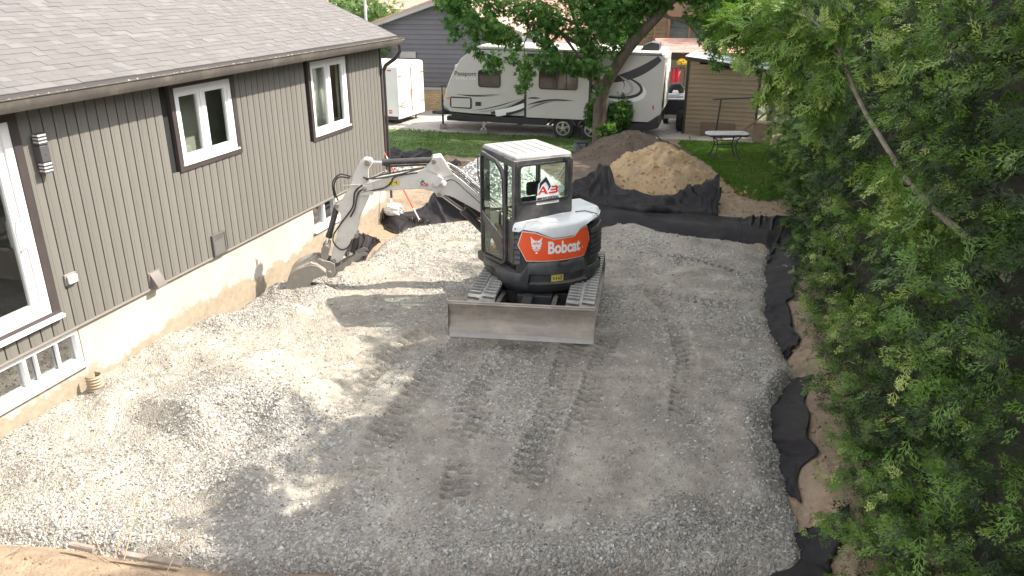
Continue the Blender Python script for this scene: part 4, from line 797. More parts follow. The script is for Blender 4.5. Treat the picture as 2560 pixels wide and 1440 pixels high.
def wrap_text(txt, size, bold, sx, tc, z0, r, name, mat, parent, width=None):
    m = text_mb(txt, size, bold, sx); xs = [v[0] for v in m.v]; x0, x1 = min(xs), max(xs); k = (width/(x1-x0)) if width else 1
    m.v = [tuple(SH(tc+((v[0]-x0)*k-(x1-x0)*k/2)*KD, r+v[2], z0+v[1])) for v in m.v]; return m.build(name, mat, parent)
wrap_text('Bobcat', .245, .0085, .70, -6.0, 1.115, 1.0, 'lettering', M['whitep'], pan, width=.53); wrap_text('.', .08, .002, 1, 12.2, 1.14, 1.0, 'lettering', M['whitep'], pan)
cat = [(0, 0), (.012, -.008), (.035, -.004), (.03, .012), (.055, .018), (.042, .035), (.062, .05), (.052, .065), (.066, .085), (.058, .105), (.072, .165), (.045, .135), (.028, .122), (0, .118), (-.028, .122), (-.048, .14), (-.078, .172), (-.066, .11), (-.072, .09), (-.058, .068), (-.068, .052), (-.047, .037), (-.06, .018), (-.035, .012), (-.04, -.004), (-.014, -.008)]
cc = lambda P, dx=-31, dz=1.165: [(dx+p[0]*KD*1.18, dz+p[1]*1.18) for p in P]
logo = arc_poly(cc(cat), 1.0, .002, 'cat_head_logo', M['whitep'], pan, 1)
for e in ([(-.05, .088), (-.02, .07), (-.012, .078), (-.03, .092)], [(.05, .088), (.02, .07), (.012, .078), (.03, .092)], [(-.012, .04), (.012, .04), (.006, .022), (-.006, .022)], [(-.028, .014), (-.003, .018), (-.003, .011), (-.024, .006)], [(.028, .014), (.003, .018), (.003, .011), (.024, .006)], [(-.018, .10), (-.006, .07), (-.002, .10)], [(.018, .10), (.006, .07), (.002, .10)]): arc_poly(cc(e), 1.003, .001, 'logo_detail', M['orange'], logo, 1)
arc_poly(cc([(-.012, -.045), (.012, -.045), (.012, -.02), (-.012, -.02)]), 1.0, .002, 'logo_chin', M['whitep'], pan, 1)
arc_poly([(-17.5, .672), (-6, .672), (-6, .775), (-17.5, .775)], .956, .004, 'warning_decal', M['yellow'], ex, 2)
for i, t in enumerate((-16, -13.6, -11.2)): arc_poly([(t, .70), (t+1.7, .70), (t+.85, .75)], .9605, .001, 'warning_mark', M['navyp'], ex, 1)
arc_poly([(-8.6, .69), (-7.8, .69), (-7.8, .76), (-8.6, .76)], .9605, .001, 'warning_mark', M['navyp'], ex, 1)
MB().cyl(SH(-13.5, 1.0, 1.075), SH(-13.5, 1.012, 1.075), .012, 10).build('lock', M['rust'], ex)
MB().cyl(SH(-12, 1.01, .965), SH(-12, 1.035, .965), .02, 8).build('tow_lug', M['cast'], ex)
# white hood: skirt ring plus top
def hoodp(t):
    zb = lerpt([(-84, 1.40), (-46, 1.41), (-42, 1.45), (-31, 1.43), (-17, 1.335), (3, 1.345), (9, 1.44), (15, 1.46), (24, 1.52), (66, 1.50)], t); zt = lerpt([(-84, 1.50), (-50, 1.52), (0, 1.555), (66, 1.57)], t)
    k = lerpt([(-52, 1.), (25, 1.), (50, .955), (66, .94)], t); return [(.56, zb+.03), (.985*k, zb+.0), (1.012*k, zb+.012), (1.006*k, zt-.06), (.975*k, zt-.02), (.92*k, zt), (.35, zt+.012), (.35, zb+.03)]
shell(-52, 58, 96, hoodp).build('engine_hood', M['hood_paint'], ex, smooth=True)
MB().box(.29, .77, -.50, .06, 1.44, 1.575).build('hood_shoulder', M['hood_paint'], ex, bevel=.05, seg=3)
MB().tube([SH(-43, 1.013, 1.46), SH(-40, .95, 1.55), SH(-30, .84, 1.563), SH(-18, .8, 1.567)], .004, 5).build('hood_seam', M['greyp'], ex)
MB().tube([(.27, -.60, 1.573), (.42, -.62, 1.577), (.5, -.80, 1.573), (.55, -.85, 1.50)], .007, 5).build('hood_gap', M['black'], ex)
MB().cyl(SH(-49.5, 1.0, 1.46), SH(-49.5, 1.013, 1.46), .011, 8).build('bolt', M['black'], ex)
# --- cab
CX0, CX1, CY0, CY1, CZ1 = -.70, .25, -.54, .50, 2.445
def crr(u0, u1, v0, v1, r, k=4): return rrect(u0, u1, v0, v1, r, k)
cab = MB()
cab.ring(crr(CX0, CX1, 1.50, 2.40, .10), crr(CX0+.085, CX1-.06, 1.79, 2.325, .055), CY0, CY0+.06)
cab = cab.build('cab', M['cabshell'], ex, bevel=.012)
MB().ring(crr(CX0+.07, CX1-.045, 1.775, 2.34, .06), crr(CX0+.10, CX1-.075, 1.805, 2.31, .05), CY0-.012, CY0-.001).build('rear_window_seal', M['black'], cab, bevel=.004)
MB().prism(crr(CX0+.09, CX1-.065, 1.795, 2.32, .05), CY0+.02, CY0+.026).build('rear_window', M['cabglass'], cab)
q = MB().box(CX0, CX1, CY0, CY1+.06, 2.33, CZ1+.01).build('cab_roof', M['cabroof'], cab, bevel=.10, seg=5)
for i in range(5): MB().box(CX0+.14+.15*i, CX0+.20+.15*i, -.36, .44, CZ1+.006, CZ1+.016).build('roof_rib', M['cabroof'], q, bevel=.008)
MB().box(CX0+.002, CX1-.002, CY0+.002, CY0+.10, .86, 1.53).build('cab_back_wall', M['cabshell'], cab, bevel=.03)
# right side: posts and panes
q = MB().box(CX1-.06, CX1, CY0+.06, CY0+.14, 1.5, 2.40).box(CX1-.05, CX1, .40, .50, .82, 2.40).box(CX1-.05, CX1, CY0+.1, .45, .82, 1.52).build('cab_right_frame', M['cabshell'], cab, bevel=.015)
MB().box(CX1-.022, CX1-.016, CY0+.14, .40, 1.52, 2.36).build('side_pane', M['cabglass'], cab)
# front: posts, pane, screen divider
MB().box(CX0+.03, CX0+.10, .45, .52, .80, 2.36).box(CX0+.1, CX1-.05, .47, .51, 1.42, 1.47).build('cab_front_frame', M['cabshell'], cab, bevel=.012)
MB().box(CX0+.10, CX1-.05, .485, .491, 1.475, 2.34).box(CX0+.10, CX1-.05, .485, .491, .86, 1.415).build('windscreen', M['cabglass'], cab)
# left side: rear post, quarter pane
xs = CX0-.004
ql = [(CY0+.02, 2.38), (CY0+.02, 1.50), (CY0+.03, 1.20), (CY0+.10, .86), (CY0+.16, .86), (CY0+.16, 2.36)]
MB().ring([(-.54, 2.40), (-.54, 1.2), (-.50, .88), (-.22, .88), (-.22, 1.2), (-.22, 2.40)], [(-.47, 2.30), (-.47, 1.64), (-.45, 1.52), (-.26, 1.52), (-.26, 1.64), (-.26, 2.30)], xs, xs+.05, 'x').build('rear_side_frame', M['cabshell'], cab, bevel=.01)
MB().box(xs+.02, xs+.026, -.47, -.26, 1.52, 2.30).build('quarter_pane', M['cabglass'], cab)
MB().box(xs-.002, xs+.05, -.22, .50, 2.31, 2.42).box(xs, xs+.05, .45, .50, .8, 2.31).build('side_rail', M['cabshell'], cab, bevel=.012)
# door
dout = [(.49, .80), (.47, .76), (.40, .74), (-.22, .80), (-.31, .85), (-.345, .93), (-.345, 1.60), (-.32, 2.10), (-.24, 2.24), (-.05, 2.34), (.42, 2.38), (.48, 2.34), (.495, 2.25), (.495, 1.5)]
dr = MB().ring(dout, inset(dout, .045), xs-.05, xs-.012, 'x').build('door', M['cabshell'], ex, bevel=.008)
MB().ring(inset(dout, .043), inset(dout, .058), xs-.056, xs-.045, 'x').build('door_seal', M['black'], dr)
MB().prism(inset(dout, .05), xs-.034, xs-.029, 'x').build('door_pane', M['cabglass'], dr)
MB().prism([(.46, 1.47), (.46, 1.37), (-.10, .99), (-.31, .93), (-.31, 1.21), (.30, 1.40)], xs-.048, xs-.02, 'x').build('door_bar', M['cabshell'], dr, bevel=.006)
MB().box(xs-.065, xs-.045, -.30, -.24, 1.14, 1.20).box(xs-.07, xs-.045, -.33, -.26, 1.0, 1.08).build('door_latch', M['black'], dr, bevel=.008)
MB().tube([(xs-.02, -.30, 1.62), (xs-.04, -.20, 1.60), (xs-.04, -.15, 1.52), (xs-.04, -.15, 1.40), (xs-.02, -.30, 1.27)], .011, 8).build('door_handle', M['black'], dr, smooth=True)
MB().tube([(xs, .50, 2.27), (xs-.0, .62, 2.27), (xs, .66, 2.22), (xs, .66, 1.95), (xs, .60, 1.86), (xs, .50, 1.84)], .012, 8).build('grab_rail', M['cabshell'], ex, smooth=True)
# wiper
MB().tube([(.13, CY0-.02, 2.36), (.14, CY0-.03, 2.30), (.17, CY0-.028, 1.98)], .007, 6).tube([(.14, CY0-.016, 2.25), (.19, CY0-.016, 1.90)], .006, 5).box(.09, .17, CY0-.04, CY0-.005, 2.345, 2.385).build('wiper', M['black'], cab)
# seat and levers
st = MB().box(-.48, -.04, -.22, .24, 1.0, 1.14).build('seat', M['seat'], ex, bevel=.04, seg=3); MB().box(-.47, -.05, -.34, -.22, 1.12, 1.80).build('seat_back', M['seat'], st, bevel=.06, seg=3); MB().box(-.38, -.14, -.34, -.26, 1.82, 2.02).build('headrest', M['seat'], st, bevel=.04, seg=3)
MB().box(-.62, -.5, -.2, .3, 1.0, 1.28).box(-.02, .14, -.2, .35, 1.0, 1.32).box(-.6, .15, -.42, -.36, .9, 1.5).build('console', M['seat'], ex, bevel=.02); MB().cyl((-.54, .24, 1.25), (-.53, .28, 1.46), .018).cyl((.06, .24, 1.3), (.07, .28, 1.5), .018).cyl((-.3, .42, .9), (-.3, .36, 1.3), .012).cyl((-.18, .42, .9), (-.18, .36, 1.3), .012).build('lever', M['black'], ex, smooth=True)
MB().box(CX0+.05, CX1-.06, -.44, .47, .80, .86).build('cab_floor', M['seat'], ex)
MB().prism([(.2, .9), (.28, .9), (.05, 1.25), (-.02, 1.22)], xs+.05, xs+.055, 'x').build('orange_stripe', M['orange'], ex)
# AB sticker inside the rear window corner
def flat(P, z0, name, mat, parent, Mx, t=.002): return MB().prism([(p[0], p[1]) for p in P], -z0-t, -z0, 'y').build(name, mat, parent, M4=Mx)
def ab_sticker(parent, Mx, s=1., full=True):
    k = lambda P: [(x*s, y*s) for x, y in P]
    if full: flat(k([(0, 0), (.40, 0), (.40, .14), (.385, .15), (.385, .27), (.28, .27), (.24, .32), (.17, .44), (.145, .44), (.035, .33), (.015, .22), (.015, .15), (0, .14)]), 0, 'sticker', M['whitep'], parent, Mx)
    for P in ([(.02, .16), (.055, .16), (.075, .195), (.135, .195), (.155, .16), (.20, .16), (.125, .285), (.105, .285)],): flat(k(P), .003, 'letter_a', M['redp'], parent, Mx)
    if full: flat(k([(.085, .213), (.127, .213), (.112, .243), (.102, .243)]), .0055, 'letter_gap', M['whitep'], parent, Mx)
    q = MB()
    for P in ([(.21, .16), (.36, .16), (.38, .18), (.38, .205), (.21, .205)],): pass
    B = [(.215, .16), (.355, .16), (.378, .175), (.378, .205), (.36, .215), (.378, .228), (.378, .262), (.355, .275), (.26, .275), (.28, .25), (.34, .25), (.348, .242), (.34, .229), (.25, .229), (.25, .207), (.34, .207), (.348, .196), (.34, .185), (.215, .185)]
    flat(k(B), .003, 'letter_b', M['redp'], parent, Mx)
    flat(k([(.045, .245), (.055, .34), (.155, .425), (.175, .42), (.25, .27), (.215, .225), (.195, .215), (.215, .27), (.16, .35), (.145, .35), (.085, .305), (.07, .27)]), .003, 'arm_emblem', M['navyp'], parent, Mx)
    if full:
        for txt, sz, z, mt, wd in (('MINI EXCAVATION', .05, .075, 'navyp', .37), ('AMENAGEMENT', .03, .025, 'greyp', .35)):
            m = text_mb(txt, sz*1.15, .0016); xx = [v[0] for v in m.v]; f = wd/(max(xx)-min(xx)); m.v = [((.015+(v[0]-min(xx))*f)*s, -.004-v[2], (z+v[1])*s) for v in m.v]; m.build('lettering', M[mt], parent, M4=Mx)
    else: flat(k([(.02, .125), (.38, .125), (.38, .14), (.02, .14)]), .003, 'underline', M['greyp'], parent, Mx)
ab_sticker(cab, Matrix.Translation((-.345, CY0-.001, 1.735)), .92)
# --- boom, in the plane that swings to the left: x along reach, y = depth, z up
BM = XI @ Matrix.Translation((0, 12.2, 0)) @ Matrix.Rotation(R(180+7.5), 4, 'Z')
def bprism(P, y0, y1): return MB().prism(P, y0, y1, 'y')
# boom frame has +x to the left of the picture, +y towards the camera
boomP = [(2.36, 1.765), (2.10, 1.845), (1.72, 1.90), (1.46, 1.965), (1.36, 2.00), (1.30, 2.06), (1.24, 2.15), (1.12, 2.165), (1.04, 2.03), (.98, 1.93), (.80, 1.78), (.30, 1.30), (-.05, 1.0), (-.22, .90), (-.25, .74), (-.10, .66), (.10, .78), (.51, 1.235), (.98, 1.53), (1.08, 1.555), (1.15, 1.52), (1.21, 1.53), (1.25, 1.61), (1.45, 1.665), (1.73, 1.665), (2.05, 1.65), (2.36, 1.63), (2.40, 1.69)]
boom = bprism(boomP, -.10, .10).build('boom', M['arm_paint'], ex, bevel=.012, M4=BM)
q = MB()
for s in (-1, 1): q.prism([(1.38, 1.99), (1.29, 2.10), (1.245, 2.165), (1.12, 2.175), (1.03, 2.02), (.93, 1.88), (1.1, 1.85)], .085*s-.02+.02*s, .085*s+.02+.02*s, 'y')
q.build('boom_bracket', M['arm_paint'], boom, bevel=.006, M4=BM)
for x, z, r in ((1.245, 2.10, .036), (1.18, 1.575, .034), (2.33, 1.70, .034)): MB().cyl((x, -.15, z), (x, .15, z), r, 14).cyl((x, .145, z), (x, .162, z), r*.6, 10).build('pivot_pin', M['steel'], boom, M4=BM, smooth=True)
bx = MB().box(-.05, .05, .105, .20, -.085, .085, Matrix.Translation((1.19, 0, 1.80)) @ Matrix.Rotation(R(-35), 4, 'Y')).build('work_light', M['arm_paint'], boom, bevel=.01, M4=BM)
MB().cyl((1.12, .15, 1.775), (1.08, .19, 1.76), .038, 12).build('lamp_glass', M['whitep'], bx, M4=BM, smooth=True)
# swing post
MB().box(-.16, .16, -.13, .13, .55, 1.05).cyl((0, 0, .5), (0, 0, 1.1), .13, 18).build('swing_post', M['arm_paint'], ex, bevel=.02, M4=BM)
MB().box(.30, .75, .55, .80, .55, .78).build('swing_bracket', M['cast'], ex, bevel=.03)
# dipper arm
armP = [(2.20, 2.155), (2.30, 2.165), (2.36, 2.12), (2.46, 1.97), (2.55, 1.73), (2.70, 1.50), (2.76, 1.475), (2.815, 1.44), (2.80, 1.39), (2.72, 1.29), (2.80, 1.02), (2.90, .72), (2.955, .54), (2.90, .475), (2.82, .49), (2.74, .60), (2.64, .76), (2.50, .97), (2.42, 1.26), (2.30, 1.50), (2.245, 1.62), (2.265, 1.76), (2.245, 2.0), (2.17, 2.10)]
arm = bprism(armP, -.085, .085).build('dipper_arm', M['arm_paint'], ex, bevel=.012, M4=BM)
MB().box(2.24, 2.66, .088, .10, 1.755, 1.77).box(2.2, 2.42, .086, .12, 1.60, 1.755).build('arm_bracket', M['arm_paint'], arm, bevel=.003, M4=BM)
for x, z, r in ((2.265, 2.10, .045), (2.78, 1.43, .03), (2.51, .94, .035), (2.90, .53, .032), (2.44, 1.68, .03)): MB().cyl((x, -.12, z), (x, .125, z), r, 14).build('pivot_pin', M['steel'], arm, M4=BM, smooth=True)
def ram(p0, p1, p2, rb, rr, name, yo=0.):
    f = lambda p: (p[0], yo, p[1]); o = MB().cyl(f(p0), f(p1), rb, 16).build(name, M['cylblack'], ex, M4=BM, smooth=True); d = Vector(p1)-Vector(p0); d.normalize(); e = Vector(p1)-d*.06
    MB().cyl(f(e), f(p1), rb*1.15, 16).build('gland', M['cylblack'], o, M4=BM, smooth=True); MB().cyl(f(p1), f(p2), rr, 12).cyl((p2[0], yo-.05, p2[1]), (p2[0], yo+.05, p2[1]), rr*1.7, 12).build('piston_rod', M['chrome'], o, M4=BM, smooth=True); return o
ram((1.26, 2.10), (2.04, 2.085), (2.26, 2.10), .048, .023, 'arm_cylinder'); MB().tube([(1.36, 0, 2.03), (1.9, 0, 2.02), (2.0, 0, 2.04)], .017, 6).build('cylinder_pipe', M['cylblack'], ex, M4=BM)
ram((.35, .78), (.80, 1.27), (1.17, 1.565), .06, .028, 'boom_cylinder', 0.0)
MB().box(-.30, .30, -.03, .03, .055, .075, Matrix.Translation((.62, 0, 1.10)) @ Matrix.Rotation(R(-47), 4, 'Y')).build('cylinder_guard', M['cylblack'], ex, M4=BM, bevel=.01)
ram((2.78, 1.42), (2.955, .90), (2.985, .78), .046, .022, 'bucket_cylinder')
ram((2.52, .93), (2.60, .62), (2.62, .60), .036, .02, 'thumb_cylinder', -.02)
# bucket linkage, bucket and thumb
for s in (-1, 1):
    MB().prism([(2.93, .82), (3.00, .83), (3.07, .76), (3.10, .56), (3.04, .50), (2.98, .60), (2.95, .70)], s*.12-.015, s*.12+.015, 'y').build('link', M['bucket'], ex, M4=BM, bevel=.006)
    MB().prism([(3.02, .56), (3.10, .60), (3.24, .60), (3.27, .53), (3.14, .47), (3.0, .30), (2.93, .27), (2.88, .36), (2.88, .5), (2.94, .54)], s*.155-.015, s*.155+.015, 'y').build('coupler_plate', M['bucket'], ex, M4=BM, bevel=.006)
MB().cyl((2.985, -.18, .78), (2.985, .18, .78), .035).cyl((3.08, -.19, .54), (3.08, .19, .54), .035).cyl((3.2, -.19, .55), (3.2, .19, .55), .03).cyl((2.98, -.2, .36), (2.98, .2, .36), .035).build('linkage_pin', M['bucket'], ex, M4=BM, smooth=True)
bo = [(3.24, .55), (3.36, .52), (3.50, .46), (3.60, .36), (3.655, .22), (3.64, .08), (3.58, -.05), (3.50, -.12), (3.44, -.10)]
inn = [(p[0]-.018, p[1]-.018) for p in bo]; BWD = .29
bk = MB().prism(bo+[(p[0]-.022, p[1]-.02) for p in bo[::-1]], -BWD, BWD, 'y').build('bucket', M['bucket'], ex, M4=BM, smooth=True)
for s in (-1, 1): MB().prism(bo+[(3.40, .06), (3.22, .30), (3.06, .36), (3.02, .42), (3.12, .52)], s*BWD-.012, s*BWD+.012, 'y').build('bucket_side', M['bucket'], bk, M4=BM, bevel=.004)
MB().prism([(3.24, .57), (3.34, .53), (3.28, .43), (3.02, .34), (3.02, .42), (3.12, .52)], -BWD+.02, BWD-.02, 'y').build('bucket_top', M['bucket'], bk, M4=BM)
for k in range(4): MB().prism([(3.50, -.10), (3.46, -.09), (3.43, -.2), (3.46, -.2)], -.27+.165*k, -.21+.165*k, 'y').build('tooth', M['bucket'], bk, M4=BM)
thp = [(3.03, .34), (2.94, .38), (2.74, .50), (2.55, .62), (2.43, .67), (2.36, .65), (2.35, .61), (2.44, .60), (2.52, .52), (2.60, .52), (2.64, .45), (2.72, .43), (2.76, .36), (2.84, .35), (2.90, .26), (3.0, .25)]
for s in (-1, 1): MB().prism(thp, s*.11-.014, s*.11+.014, 'y').build('thumb_plate', M['bucket'], ex, M4=BM, bevel=.004)
MB().cyl((2.55, -.11, .58), (2.55, .11, .58), .03).cyl((2.8, -.11, .43), (2.8, .11, .43), .03).cyl((2.98, -.16, .31), (2.98, .16, .31), .035).build('thumb_bar', M['bucket'], ex, M4=BM, smooth=True)
# hoses
def hose(P, r=.012, name='hose', mat='hose'):
    P = [Vector(p) for p in P]; out = []
    for i in range(len(P)-1):
        p0, p1, p2, p3 = P[max(i-1, 0)], P[i], P[i+1], P[min(i+2, len(P)-1)]
        for k in range(6): f = k/6; out.append(.5*((2*p1)+(p2-p0)*f+(2*p0-5*p1+4*p2-p3)*f*f+(3*p1-p0-3*p2+p3)*f**3))
    MB().tube(out+[P[-1]], r, 6).build(name, M[mat], ex, M4=BM, smooth=True)
hose([(1.0, .11, 1.97), (.8, .11, 1.80), (.4, .10, 1.42), (0, .1, 1.12)], .011); hose([(1.0, .07, 2.0), (.8, .07, 1.83), (.4, .06, 1.46), (0, .05, 1.15)], .011); hose([(1.02, .03, 2.03), (.8, .02, 1.86), (.4, .0, 1.49), (0, 0, 1.2)], .011); hose([(1.03, -.02, 2.05), (.8, -.04, 1.9), (.4, -.04, 1.52), (0, 0, 1.22)], .014, mat='greyp')
hose([(1.40, .06, 2.0), (1.7, .11, 1.93), (2.0, .11, 1.87), (2.25, .12, 1.86), (2.34, .1, 1.88)], .013); hose([(1.45, .02, 1.98), (1.75, .06, 1.95), (2.05, .06, 1.90), (2.3, .1, 1.84)], .013); hose([(1.5, .1, 1.93), (1.85, .12, 1.88), (1.92, .12, 1.78), (2.05, .12, 1.70), (2.3, .11, 1.66), (2.44, .11, 1.62)], .012)
hose([(2.36, .12, 1.76), (2.48, .12, 1.66), (2.52, .12, 1.45), (2.60, .12, 1.32), (2.74, .11, 1.15), (2.86, .1, .98)], .013); hose([(2.36, .12, 1.70), (2.44, .13, 1.62), (2.50, .13, 1.40), (2.58, .13, 1.26)], .013)
hose([(2.55, 0, 1.85), (2.72, 0, 1.87), (2.80, 0, 1.75), (2.79, 0, 1.60), (2.76, 0, 1.50)], .012); hose([(2.53, .03, 1.88), (2.70, .03, 1.92), (2.82, .03, 1.78), (2.80, .03, 1.55)], .012)
hose([(2.86, .06, .98), (2.88, .09, .85), (2.78, .1, .72), (2.66, .1, .75), (2.58, .08, .88)], .011); hose([(1.10, .11, 1.76), (.95, .12, 1.80), (.75, .12, 1.62), (.5, .12, 1.38)], .007)
# decals on the boom
dm = BM @ Matrix.Translation((1.975, .103, 1.735)) @ Matrix.Rotation(math.pi, 4, 'Z')
yd = MB().box(0, .19, -.003, 0, 0, .085).build('warning_decal', M['yellow'], boom, M4=dm); MB().prism([(.02, .015), (.03, .015), (.045, .05), (.06, .015), (.07, .015), (.05, .065), (.04, .065)], -.005, -.003).box(.14, .15, -.005, -.003, .02, .07).box(.10, .14, -.005, -.003, .045, .052).build('warning_mark', M['navyp'], yd, M4=dm)
ab_sticker(boom, BM @ Matrix.Translation((1.48, .103, 1.655)) @ Matrix.Rotation(math.pi, 4, 'Z'), .36, False)
# ================================================================== CEDAR HEDGE
def spray_t(nl=6, seed=0):
    r = np.random.default_rng(seed); v = []; f = []
    def rh(p, d, l, w, up):
        d = d/np.linalg.norm(d); s = np.cross(d, up); s /= np.linalg.norm(s)+1e-9; i = len(v); v.extend([p, p+d*l*.4+s*w, p+d*l, p+d*l*.4-s*w]); f.append((i, i+1, i+2, i+3))
    up = np.array([0, 0, 1.])
    curve = r.uniform(-.35, .1)
    def mp(t): return np.array([t, 0, curve*t*t])
    rh(mp(0), np.array([1, 0, curve*.5]), 1., .018, up)
    for i in range(nl):
        t = .12+.8*i/nl; L = (.52-.34*t)*r.uniform(.8, 1.15)
        for s in (-1, 1):
            if r.random() < .08: continue
            an = s*r.uniform(.55, .85); d = np.array([math.cos(an), math.sin(an), r.uniform(-.25, .2)]); p = mp(t)
            rh(p, d, L, .026, up); q = p+d/np.linalg.norm(d)*L*.45; a2 = an-s*.55; rh(q, np.array([math.cos(a2), math.sin(a2), d[2]]), L*.5, .026, up); a3 = an+s*.6; rh(q, np.array([math.cos(a3), math.sin(a3), d[2]-.1]), L*.4, .024, up)
    return np.array(v), np.array(f)
SPR = [spray_t(6, s) for s in range(5)]; SPR_L = [spray_t(4, 20+s) for s in range(4)]; SPR_N = [spray_t(3, 40+s) for s in range(5)]; SPR_F = [(v, f[[i for i in range(len(f)) if i % 3 != 0 or i == 0]]) for v, f in (spray_t(3, 60+s) for s in range(5))]
hedge = empty('cedar_hedge', 'tall dense green cedar hedge running along the right side of the pit', 'hedge', M4=HM)
HZ = 6.3
def hface(a, z):
    c = np.abs(np.sin(a*np.pi/.95+.8*np.sin(a*1.3))); b = 8.62-.22*c-.42*fbm(a, z, .8, 3)-.38*fbm(a+9, z*1.0, 2.3, 3)
    b = b-.22*np.clip((a-9)/5, 0, 1)-.06*np.clip((a-.8)/3, 0, 1)-.16*np.clip((z-.4)/1.5, 0, 1)-.10*np.clip(z-2.2, 0, 2)+.35*np.clip((.5-z)/.5, 0, 1)+.55*np.clip((z-5.0)/1.3, 0, 1)**2; return b
def hedge_fill(n, a0, a1, temps, s0, s1, dense_z=5.9, per=13, br=.26):
    nc = n//per; a = rng.uniform(a0, a1, nc); z = .10+dense_z*rng.random(nc)**1.05; dp = rng.random(nc)**1.2*.55; cl = fbm(a, z, 2.6, 3); dp = dp+np.clip(-cl-.02, 0, 1)*1.6
    hole = (cl < -.05) & (rng.random(nc) < .72); a, z, dp, cl = a[~hole], z[~hole], dp[~hole], cl[~hole]; nc = len(a)
    b = hface(a, z)+dp; z = z+.7*fbm(a, a*0, 1.1, 3)*(z/6.2); C = np.stack([b, a, z], -1)
    D = np.stack([np.full(nc, -1.), rng.normal(size=nc)*.75, rng.normal(size=nc)*.5+.15], -1); D /= np.linalg.norm(D, axis=1)[:, None]
    tone = np.clip(.38+1.3*fbm(a, z, 1.1, 3)+rng.normal(size=nc)*.13-dp*.35, 0, 1)  # deeper clumps get darker leaves: shade of the gaps put into the colour
    i = np.repeat(np.arange(nc), per); m = len(i); t = rng.random(m); L = br*rng.uniform(.7, 1.3, nc)[i]
    P = C[i]+D[i]*(t*L)[:, None]+rng.normal(size=(m, 3))*.022; P[:, 2] -= .10*t*t*L*3
    side = rng.normal(size=(m, 3)); side -= (side*D[i]).sum(1)[:, None]*D[i]; side /= np.linalg.norm(side, axis=1)[:, None]
    ax = D[i]*.75+side*(.95-.55*t)[:, None]; ax[:, 2] -= .12
    up = rng.normal(size=(m, 3))*.5+np.array([-.5, 0, .75]); s = rng.uniform(s0, s1, m)*(1.1-.35*t)
    rnd = np.clip(tone[i]+.75*(t-.55)+rng.normal(size=m)*.10, 0, 1)  # branch tips get paler leaves: highlights put into the colour
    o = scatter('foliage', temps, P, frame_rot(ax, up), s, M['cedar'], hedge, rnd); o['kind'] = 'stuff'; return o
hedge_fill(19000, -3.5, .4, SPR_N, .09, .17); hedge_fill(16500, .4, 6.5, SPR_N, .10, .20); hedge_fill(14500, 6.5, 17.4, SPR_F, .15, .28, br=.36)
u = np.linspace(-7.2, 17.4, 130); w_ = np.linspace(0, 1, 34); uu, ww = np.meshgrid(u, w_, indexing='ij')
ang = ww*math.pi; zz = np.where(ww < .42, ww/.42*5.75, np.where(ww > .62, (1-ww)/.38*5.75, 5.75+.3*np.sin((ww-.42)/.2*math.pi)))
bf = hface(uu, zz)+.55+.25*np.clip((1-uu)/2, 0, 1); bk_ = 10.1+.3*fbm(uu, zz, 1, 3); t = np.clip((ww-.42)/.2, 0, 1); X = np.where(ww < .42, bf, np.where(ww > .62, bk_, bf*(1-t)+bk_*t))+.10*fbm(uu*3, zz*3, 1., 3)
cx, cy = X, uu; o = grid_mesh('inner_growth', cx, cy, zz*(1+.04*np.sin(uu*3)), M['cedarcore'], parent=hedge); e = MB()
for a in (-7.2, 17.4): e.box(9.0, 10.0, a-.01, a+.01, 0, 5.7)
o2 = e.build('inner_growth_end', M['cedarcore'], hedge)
# ragged tips along the top, and on the far end
n = 1100; a = rng.uniform(-7, 17.6, n); b = rng.uniform(8.8, 10.2, n); z = 5.6+.9*rng.random(n)+.5*fbm(a, b, 1.1, 3); ax = np.stack([rng.normal(size=n)*.5, rng.normal(size=n)*.5, np.full(n, 1.)], -1)
o = scatter('top_growth', SPR_L, np.stack([b, a, z], -1), frame_rot(ax, rng.normal(size=(n, 3))), rng.uniform(.3, .6, n), M['cedar'], hedge); o['kind'] = 'stuff'
n = 1500; b = rng.uniform(8.6, 10.2, n); z = .1+6*rng.random(n); a = 17.3+.4*fbm(b, z, 1.5, 3)+.2*rng.random(n); ax = np.stack([rng.normal(size=n)*.7, np.full(n, 1.), rng.normal(size=n)*.5], -1)
o = scatter('end_growth', SPR_L, np.stack([b, a, z], -1), frame_rot(ax, rng.normal(size=(n, 3))), rng.uniform(.18, .34, n), M['cedar'], hedge); o['kind'] = 'stuff'
# bare twigs poking out of the hedge face
q = MB()
for i in range(90):
    a = random.uniform(.5, 9); z = random.uniform(.4, 5); b = float(hface(np.array([a]), np.array([z]))[0]); p = Vector((b+.2, a, z)); L = random.uniform(.15, .4); p2 = p+Vector((-random.uniform(.15, .32), random.uniform(-.3, .3), random.uniform(-.25, .25)))*L*2.6; q.tube([p, p.lerp(p2, .5)+Vector((0, 0, .03)), p2], [.006, .004, .0015], 4)
o = q.build('dead_twig', M['cbark'], hedge, smooth=True); o['kind'] = 'stuff'
